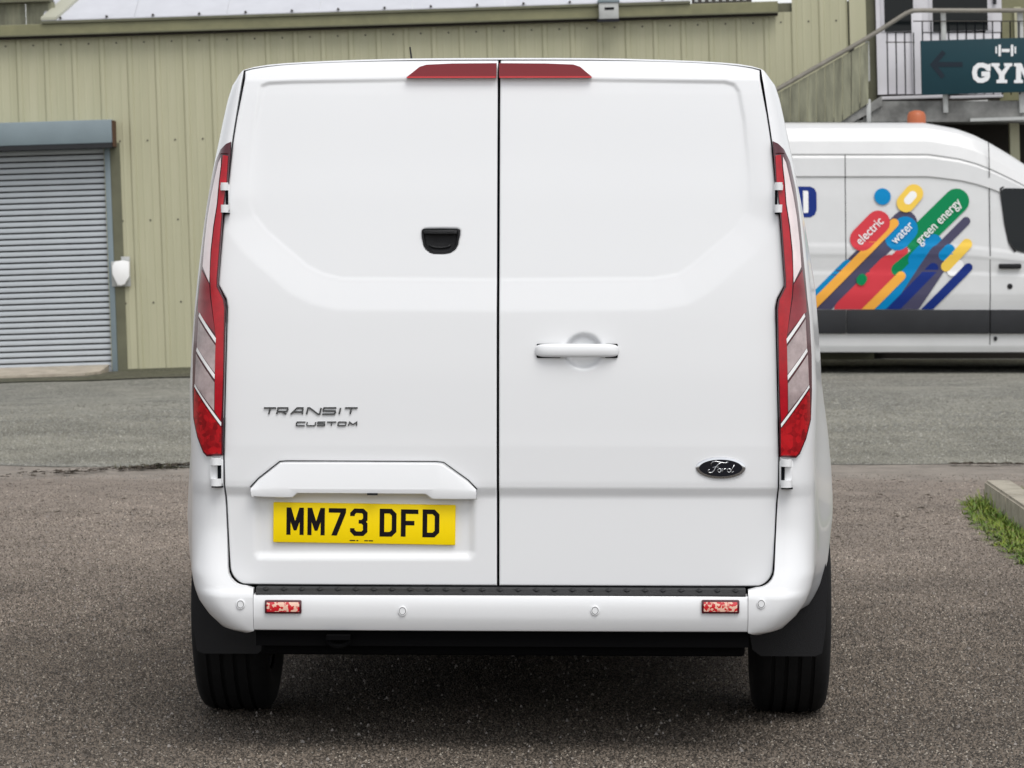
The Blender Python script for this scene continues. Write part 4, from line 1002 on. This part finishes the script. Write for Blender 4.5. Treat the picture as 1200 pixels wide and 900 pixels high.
for y_, a, b in ((24.8, 1070, 1240), (49.5, 1038, 1072)):
    bm = bmesh.new(); tube(bm, [T3(a, y_, CS + 0.02), T3(b, y_, CS + 0.02)], 0.006, 6); bobj('rail_wire', bm, M['rivet'], stair)
for k in range(16):
    px = 1039.5 + k * 10.3; bm = bmesh.new(); tube(bm, [T3(px, 38.5 if px < 1074 else 25, CS + 0.03), T3(px + 1.2, 111, CS + 0.03)], 0.0075, 6); bobj('baluster', bm, M['seal'], stair)
# treads and stringer
for k in range(9):
    px = 1020 - k * 22; py = 120 + k * 15.5; x, z = A(px, py, CS)
    boxo('tread', x - 0.14, x + 0.13, CS + 0.09, -0.05, z - 0.05, z, M['concd'], stair)
bm = bmesh.new(); prism(bm, [A(1034, 112, CS), A(1034, 124, CS), A(984, 152, CS), A(900, 206, CS), A(900, 192, CS), A(984, 143.5, CS)], CS + 0.045, CS + 0.085); bobj('stringer', bm, M['concd'], stair)
x0, z0 = A(986, 142.3, CS); x1, z1 = A(1280, 117.5, CS)
bm = bmesh.new(); prism(bm, [A(975, 142.4, CS), A(1290, 142.4, CS), A(1290, 117.5, CS), A(1030, 118, CS), A(1016, 121, CS)], CS + 0.09, -0.04); bobj('landing_slab', bm, M['concd'], stair)
boxo('slab_edge', A(1138, 141, CS)[0], x1, CS + 0.05, CS + 0.088, A(1138, 142.2, CS)[1], A(1138, 138.5, CS)[1], M['lpost'], stair)
for px in (1188, 1285):
    x, z = A(px, 144, -0.5); boxo('landing_post', x - 0.05, x + 0.05, -0.55, -0.45, -0.0, z, M['clad'], stair)

cab = empty('gym_cabin', WF.m, label='white boarded cabin with dark windows on the raised landing behind the gym sign', category='cabin')
CC = -0.02
def cb(name, a, b, t, u, y0, y1, m_, par=None, bev=0.0):
    x0, z0 = A(a, u, CC); x1, z1 = A(b, t, CC); return boxo(name, x0, x1, y0, y1, z0, z1, M[m_], par or cab, bev)
cb('wall', 1028.5, 1172, -60, 118, CC + 0.02, 0.9, 'rivet')
cb('door_frame', 1028.6, 1036, -60, 111, CC - 0.02, CC + 0.019, 'upvc'); cb('door_frame', 1070, 1093, -60, 38, CC - 0.02, CC + 0.019, 'upvc'); cb('door_frame', 1155, 1171.8, -60, 38, CC - 0.02, CC + 0.019, 'upvc')
cb('side_wall', 1172.3, 1290, -60, 118, CC + 0.03, 0.9, 'olive')
for k in range(5):
    a = 1030 + k * 10.05; cb('board', a, a + 9.1, 38.6, 110.5, CC - 0.012, CC + 0.018, 'upvc', bev=0.003)
for k in range(9):
    a = 1081 + k * 10.2; cb('board', a, a + 9.4, 38.6, 110.5, CC - 0.012, CC + 0.018, 'upvc', bev=0.003)
for a, b in ((1036.5, 1068), (1093, 1155)):
    wn = cb('window', a - 4.5, b + 5.5, -60, 38, CC - 0.03, CC + 0.018, 'upvc', bev=0.004)
    cb('pane', a, b, -58, 37.4, CC - 0.034, CC - 0.031, 'glass', wn)
cb('floor_trim', 1031, 1108, 111.5, 117.6, CC - 0.16, CC + 0.01, 'upvc', bev=0.004)
cb('floor_trim', 1111.5, 1173, 111.2, 116.4, CC - 0.16, CC + 0.01, 'upvc', bev=0.004)
cb('corner_post', 1069.5, 1079.5, 16, 110.8, CC - 0.05, CC - 0.032, 'upvc', bev=0.004)
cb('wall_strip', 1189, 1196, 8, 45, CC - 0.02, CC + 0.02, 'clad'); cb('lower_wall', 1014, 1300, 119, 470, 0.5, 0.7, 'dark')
x0, z0 = A(1165, 3, CC); bm = bmesh.new(); tube(bm, [(x0, CC - 0.05, z0 + 0.1), (x0, CC - 0.05, z0 - 0.02)], 0.02, 8); bobj('wall_light', bm, M['mould'], cab)

SG = CS - 0.06
sign = empty('gym_sign', WF.m, label='dark teal sign with white gym lettering, dumbbell and arrow on the landing rail', category='sign')
sx0, sz0 = A(1080.3, 111.5, SG); sx1, sz1 = A(1266, 42, SG)
boxo('sign_board', sx0, sx1, SG, SG + 0.03, sz0, sz1, M['teal'], sign, 0.004)
def C5(L): return [A(1040 + a / 7.5, b / 7.5, SG) for a, b in L]
bm = bmesh.new(); stroke(bm, C5([(496, 455), (400, 568), (490, 680)]), 0.05, SG - 0.004, SG - 0.001); stroke(bm, C5([(425, 566), (660, 566)]), 0.05, SG - 0.0045, SG - 0.0012)
bobj('arrow', bm, M['tarrow'], sign)
bm = bmesh.new()
for k, (a, b, c, d) in enumerate(((948, 410, 962, 470), (975, 393, 996, 494), (1004, 430, 1074, 458), (1084, 393, 1105, 494), (1116, 410, 1130, 470))):
    P = C5([(a, d), (b * 0 + c, d), (c, b), (a, b)]); prism(bm, P, SG - 0.006, SG - 0.001)
bobj('dumbbell', bm, M['swhite'], sign)
bm = bmesh.new()
stroke(bm, C5([(888, 612), (872, 585), (835, 572), (800, 574), (772, 600), (764, 640), (772, 682), (800, 706), (835, 708), (868, 692), (880, 672), (880, 650), (826, 650)]), 0.050, SG - 0.006, SG - 0.001)
prism(bm, C5([(890, 560), (905, 560), (905, 625), (880, 625)]), SG - 0.0065, SG - 0.001)
bobj('letter', bm, M['swhite'], sign)
bm = bmesh.new(); prism(bm, C5([(912, 555), (985, 555), (985, 582), (970, 584), (1004, 628), (1040, 584), (1024, 582), (1024, 555), (1096, 555), (1096, 582), (1078, 585), (1028, 660), (1028, 700), (1052, 702), (1052, 730), (958, 730), (958, 702), (980, 700), (980, 660), (930, 585), (912, 582)]), SG - 0.006, SG - 0.001); bobj('letter', bm, M['swhite'], sign)
bm = bmesh.new(); prism(bm, C5([(1112, 555), (1176, 555), (1215, 640), (1254, 555), (1318, 555), (1318, 583), (1300, 584), (1300, 702), (1318, 703), (1318, 730), (1240, 730), (1240, 703), (1256, 702), (1256, 620), (1215, 710), (1174, 620), (1174, 702), (1190, 703), (1190, 730), (1112, 730), (1112, 703), (1130, 702), (1130, 584), (1112, 583)]), SG - 0.006, SG - 0.001); bobj('letter', bm, M['swhite'], sign)

# ------------------------------------------------------------------ the parked van behind
FF = Frame((0, 32.2, 0.0))
fv = empty('parked_van', FF.m, label='parked white high-roof van side-on with bright diagonal stripes of colour', category='van')
def Fq(px, py, c=0.0): return FF.at(px, py, c)
zr = Fq(1000, 143.2, 0.25)[1]
zmap = lambda py: Fq(1000, py, 0.0)[1]
SZ = [0.22, zmap(405), zmap(391), zmap(362), zmap(352), zmap(345), zmap(322), zmap(318), zmap(302), zmap(298), zmap(289), zmap(284), zmap(230), zmap(208), zmap(206.2), zmap(185), zmap(182), zmap(180), zmap(165), zr - 0.06, zr - 0.015, zr, zr + 0.02]
SY = [0.06, 0.035, 0.028, 0.02, 0.006, 0.0, 0.006, 0.014, 0.010, 0.004, 0.010, 0.022, 0.060, 0.082, 0.064, 0.086, 0.104, 0.094, 0.135, 0.215, 0.30, 0.45, 0.98]
def sfar(x, z): return float(np.interp(z, SZ, SY))
x_rear, x_front = Fq(790, 300)[0], Fq(1425, 300)[0]
rl = [(x_rear, 143), (1085, 143.3), (1100, 146), (1121.7, 150), (1141.7, 157), (1158, 165), (1175, 175), (1188, 183), (1200, 191), (1240, 222), (1278, 256), (1300, 270), (1370, 286), (1405, 305), (1422, 340), (1426, 380)]
rl = [(p if i == 0 else Fq(p, q, 0.3)[0], Fq(1000, q, 0.3)[1]) for i, (p, q) in enumerate(rl)]
def roofz(x): return float(np.interp(x, [a for a, b in rl], [b for a, b in rl]))
xs = list(np.linspace(x_rear, Fq(1080, 200)[0], 12)) + list(np.linspace(Fq(1084, 200)[0], x_front, 70))
zs = sorted(set(SZ) | set(np.linspace(0.22, zr, 70)))
wcx, wcz, wrr = (Fq(860, 300)[0], Fq(1300, 300)[0]), 0.35, 0.42
V, F, rows = [], [], []
for x in xs:
    rz_ = roofz(x); row = []; half = []
    for z in zs:
        t = z if z < 0.9 else 0.9 + (z - 0.9) * (rz_ - 0.9) / (zr - 0.9) if rz_ < zr else z
        t = min(t, rz_ + 0.02) if z < 0.9 else t
        y = sfar(x, z)
        for c in wcx:
            if abs(x - c) < wrr: t = max(t, wcz + math.sqrt(wrr ** 2 - (x - c) ** 2))
        half.append((x, y, t))
    half.append((x, 0.98, half[-1][2] + 0.004))
    full = half + [(p[0], 1.96 - p[1], p[2]) for p in half[::-1]]
    row = list(range(len(V), len(V) + len(full))); V += full; rows.append(row)
for a, b in zip(rows[:-1], rows[1:]):
    for i in range(len(a) - 1): F.append((a[i], b[i], b[i + 1], a[i + 1]))
F += [tuple(rows[0]), tuple(rows[-1][::-1])]
fb = mesh('body', V, F, M['paint2'], fv, True); shade_angle(fb, 40)
def fpatch(name, pxs, m_, off=0.003, par=None, **k): return patch(name, [Fq(a, b, 0.03) for a, b in pxs], sfar, off, M[m_], par or fv, step=0.03, cols=6, **k)
# mouldings and sill
for a, b in ((792, 991.5), (992.3, 1159.7), (1160.6, 1240)):
    x0, x1 = Fq(a, 370)[0], Fq(b, 370)[0]
    boxo('side_moulding', x0, x1, -0.012, 0.06, zmap(391), zmap(363), M['mould'], fv, 0.008)
boxo('sill_rail', x_rear + 0.1, Fq(1230, 400)[0], 0.10, 0.2, 0.27, zmap(408), M['black'], fv)
boxo('seat', Fq(1186, 270)[0], Fq(1206, 270)[0], 0.5, 0.9, zmap(300), zmap(240), M['mould'], fv, 0.06)
bm = bmesh.new(); box(bm, x_rear + 0.05, x_front - 0.15, 0.25, 1.7, 0.24, 0.5); bobj('floor_pan', bm, M['under'], fv)
boxo('exhaust_pipe', x_rear + 0.9, Fq(1235, 400)[0], 0.35, 0.42, 0.20, 0.27, M['steel'], fv)
# seams
for px, t, b in ((991, 181, 362), (1160, 166, 404)): fpatch('panel_seam', [(px - 0.5, t), (px + 0.5, t), (px + 0.5, b), (px - 0.5, b)], 'mould', 0.0025)
# cab door window, handle, lock
win = [(1173.2, 227), (1174, 223.5), (1176.5, 221), (1180, 220.4), (1215, 221), (1246, 246), (1262, 270), (1240, 296), (1198, 295.5), (1190, 293), (1183, 283), (1178, 262)]
fpatch('window', win, 'glass', 0.004)
fpatch('window_seal', [(1172, 221), (1175, 218.6), (1178, 218.6), (1174.4, 222), (1179, 262), (1184, 284), (1190.5, 294.5), (1188.5, 295.5), (1181.5, 285), (1177, 263)], 'black', 0.0035)
x0, z0 = Fq(1170.5, 316); x1, z1 = Fq(1196.5, 309); boxo('door_handle', x0, x1, -0.035, 0.03, z0 + 0.01, z1, M['black'], fv, 0.012)
x0, z0 = Fq(1183.5, 335.5); bm = bmesh.new(); disc(bm, x0, z0, 0.027, 0.027, -0.006, 0.03, 18); bobj('lock', bm, M['black'], fv)
x0, z0 = Fq(1167, 397); bm = bmesh.new(); disc(bm, x0, z0, 0.018, 0.024, 0.02, 0.06, 12); bobj('step_badge', bm, M['mould'], fv)
# amber beacon on the roof
x0, z0 = Fq(1074, 143.4, 0.6); bm = bmesh.new(); V_ = []
for k, (r_, h) in enumerate(((0.095, -0.02), (0.095, 0.02), (0.092, 0.07), (0.075, 0.105), (0.03, 0.12), (0.001, 0.122))): V_.append([bm.verts.new((x0 + r_ * math.cos(a), 0.6 + r_ * math.sin(a), z0 + h)) for a in np.linspace(0, 2 * math.pi, 25)[:-1]])
for a, b in zip(V_[:-1], V_[1:]):
    for i in range(24): bm.faces.new((a[i], a[(i + 1) % 24], b[(i + 1) % 24], b[i]))
o = bobj('beacon', bm, M['amber'], fv); shade_angle(o, 50)
# wheels
tm = rm = None
for c in wcx:
    for y in (0.16, 1.80):
        wq = bpy.data.objects.new('wheel', None); link(wq, fv); wq.location = (c, y, 0.335); wq.rotation_euler = (0, 0, -math.pi / 2 if y < 1 else math.pi / 2)
        link(bpy.data.objects.new('tyre', tyre_me), wq); link(bpy.data.objects.new('rim', rim_me), wq)
# livery: rounded diagonal bars of vinyl
def G(X, Y): return (940 + X / 5.4545, 200 + Y / 5.4545)
def capsule(p, q, r_, clip=886, n=9):
    d = np.array(q, float) - np.array(p, float); a0 = math.atan2(d[1], d[0])
    L = [(p[0] + r_ * math.cos(a0 + math.pi / 2 + math.pi * k / n), p[1] + r_ * math.sin(a0 + math.pi / 2 + math.pi * k / n)) for k in range(n + 1)]
    L += [(q[0] + r_ * math.cos(a0 - math.pi / 2 + math.pi * k / n), q[1] + r_ * math.sin(a0 - math.pi / 2 + math.pi * k / n)) for k in range(n + 1)]
    out = []
    for i in range(len(L)):
        a, b = L[i], L[(i + 1) % len(L)]
        if a[1] <= clip: out.append(a)
        if (a[1] <= clip) != (b[1] <= clip):
            t = (clip - a[1]) / (b[1] - a[1]); out.append((a[0] + (b[0] - a[0]) * t, clip))
    return [G(*v) for v in out]
BARS = [('ggrey', (360, 540), (10, 890), 32), ('gblue', (290, 612), (110, 792), 42), ('ggrey', (655, 335), (590, 400), 82), ('ggrey', (690, 322), (110, 902), 44), ('gred', (560, 615), (280, 895), 78), ('gred', (645, 510), (430, 725), 31),
        ('ggreen', (830, 455), (612, 632), 44), ('ggreen', (990, 193), (735, 440), 80), ('gblue', (660, 372), (608, 430), 80), ('ggrey', (850, 560), (640, 930), 55), ('gblue', (840, 460), (730, 570), 55), ('gblue', (760, 585), (440, 915), 52), ('ggrey', (1048, 322), (850, 520), 27), ('ggrey', (880, 545), (690, 830), 75),
        ('gnavy', (836, 622), (540, 925), 33), ('gblue', (938, 505), (905, 540), 36), ('gwhite', (1000, 600), (955, 645), 30), ('gyellow', (1052, 468), (918, 612), 33), ('gnavy', (1060, 618), (770, 912), 27), ('gorange', (630, 672), (380, 925), 29),
        ('gorange', (588, 335), (40, 888), 29), ('gred', (486, 330), (380, 437), 76), ('gblue', (515, 165), (515.5, 165.5), 53), ('gyellow', (716, 146), (664, 206), 60), ('gwhite', (708, 156), (678, 190), 26), ('ggreen', (382, 690), (374, 702), 31)]
for i, (m_, p, q, r_) in enumerate(BARS): fpatch('livery_bar', capsule(p, q, r_), m_, 0.003 + i * 0.0006)
for s_, c, sz in (('electric', (430, 387), 0.130), ('water', (638, 397), 0.128), ('green energy', (870, 325), 0.130)):
    x, z = Fq(*G(*c), 0.03); sl_ = math.atan2(sfar(0, z + .2) - sfar(0, z - .2), 0.4)
    m_ = Matrix.Translation((x, sfar(x, z) - 0.022, z)) @ Matrix.Rotation(-sl_, 4, 'X') @ Matrix.Rotation(math.pi / 2, 4, 'X') @ Matrix.Rotation(R(45), 4, 'Z') @ Matrix.Diagonal((0.86, 1, 1, 1))
    text('livery_text', s_, sz, M['gwhite'], fv, m_, 0.001, 0.0009)
# the blue letter near the main van
bm = bmesh.new(); P = [(937, 218.5), (950, 218.5), (955, 221), (957.3, 226), (957.3, 246), (955, 251.5), (950, 254.8), (937, 254.8)]
fpatch('livery_letter', [(927, 218.5), (950, 218.5), (955, 221), (957.3, 226), (957.3, 246), (955, 251.5), (950, 254.8), (927, 254.8)], 'gnavy', 0.003)
fpatch('letter_counter', [(941.5, 223.5), (946.5, 223.5), (947.5, 225), (947.5, 248), (946.5, 249.5), (941.5, 249.5)], 'gwhite', 0.004)

# ------------------------------------------------------------------ kerbed bed on the right with its grass
kerbo = empty('kerbed_bed', Matrix.Translation((*gp(1150, 592), 0)), label='low concrete kerb round a soil bed at the right edge of the car park', category='kerb')
ox, oy = gp(1150, 592)
HK = 0.13
corner = gp(1152, 583)
def at_top(px, py): return gp(px, py, HK)
Ln = [at_top(1153, 562.5), at_top(1181, 562), at_top(1290, 638), at_top(1290, 612)]
c0 = at_top(1153.5, 562.5); c1 = at_top(1200, 594); dr = np.array(c1) - np.array(c0); dr /= np.linalg.norm(dr); nrm = np.array((-dr[1], dr[0]))
if nrm[0] < 0: nrm = -nrm
wk = 0.145
for k in range(5):
    a = np.array(c0) + dr * k * 0.92; b = a + dr * 0.91
    bm = bmesh.new(); pts_ = [a, b, b + nrm * wk, a + nrm * wk]
    v0 = [bm.verts.new((p[0] - ox, p[1] - oy, -0.05)) for p in pts_]; v1 = [bm.verts.new((p[0] - ox, p[1] - oy, HK)) for p in pts_]
    fs = [bm.faces.new(v1), bm.faces.new(v0[::-1])] + [bm.faces.new((v0[i], v0[(i + 1) % 4], v1[(i + 1) % 4], v1[i])) for i in range(4)]
    bmesh.ops.recalc_face_normals(bm, faces=bm.faces); bmesh.ops.bevel(bm, geom=list(bm.edges), offset=0.012, segments=2, affect='EDGES')
    shade_angle(bobj('kerb_stone', bm, M['kerb'], kerbo), 40)
for k in range(4):
    a = np.array(c0) + nrm * (wk + 0.005) + np.array((k * 0.92 + 0.30, 0.45))
    boxo('kerb_stone', a[0] - ox - 0.0, a[0] - ox + 0.91, a[1] - oy - 0.06, a[1] - oy + 0.07, -0.05, HK - 0.004, M['kerb'], kerbo, 0.012)
for k in range(4):
    a = np.array(c0) + dr * 4.62 + np.array((k * 0.92, 0)); boxo('kerb_stone', a[0] - ox, a[0] - ox + 0.91, a[1] - oy - 0.07, a[1] - oy + 0.07, -0.05, HK - 0.004, M['kerb'], kerbo, 0.012)
bm = bmesh.new(); a = np.array(c0) + nrm * 0.1; P = [a, a + np.array((4, 0)), a + dr * 4.5 + np.array((2, 0)), a + dr * 4.5]
v = [bm.verts.new((p[0] - ox, p[1] - oy, 0.045)) for p in P]; bm.faces.new(v); bobj('soil', bm, M['soil'], kerbo)
# grass: blades along the foot of the kerb
V, F = [], []
def blade(x, y, h, lean, az, wd, z=0.0):
    b = len(V); c, s = math.cos(az), math.sin(az); p, q = -s * wd, c * wd
    for t, k in ((0, 1), (0.4, 0.9), (0.75, 0.6)):
        o_ = lean * t * t; V.append((x + c * o_ - p * k, y + s * o_ - q * k, z + h * t)); V.append((x + c * o_ + p * k, y + s * o_ + q * k, z + h * t))
    V.append((x + c * lean, y + s * lean, z + h)); F.extend([(b, b + 1, b + 3, b + 2), (b + 2, b + 3, b + 5, b + 4), (b + 4, b + 5, b + 6)])
for k in range(4200):
    t = random.random() ** 0.8 * 3.2 - 0.10; wmax = 0.09 + 0.10 * math.sin(min(t, 1.6) * 1.0) + 0.025 * math.sin(t * 23)
    dd = random.random() ** 1.3 * wmax; p = np.array(c0) + dr * t - nrm * (dd + 0.01)
    h = random.choice((0.3, 0.5, 0.7, 1.2)) * random.uniform(0.025, 0.075) * (1 - 0.6 * dd / (wmax + 0.02)) * (0.6 + 0.5 * math.sin(t * 9) ** 2) * (1.35 if t < 0.5 else 0.8); blade(p[0], p[1], h, random.uniform(0.01, 0.08), random.uniform(0, 6.28), random.uniform(0.002, 0.0045))
for k in range(900):
    t = random.random() * 3; p = np.array(c0) + dr * t + nrm * random.uniform(0.16, 0.5); blade(p[0], p[1], random.uniform(0.03, 0.08), 0.04, random.uniform(0, 6.28), 0.004, 0.045)
mesh('grass', V, F, M['grass'], None, True, kind='stuff', label='tuft of bright green grass growing along the foot of the kerb', category='grass')
# a few small weeds in the joint on the left
V, F = [], []
for k in range(160):
    px = random.gauss(185, 25); x, y = gp(px, 549); blade(x, y + random.gauss(0, 0.03), random.uniform(0.01, 0.035), 0.03, random.uniform(0, 6.28), 0.003)
mesh('joint_weeds', V, F, mat('dry_weed', (0.06, 0.06, 0.025), 0.8), None, True, kind='stuff', label='dark dry weeds in the crack between car park and road', category='weeds')
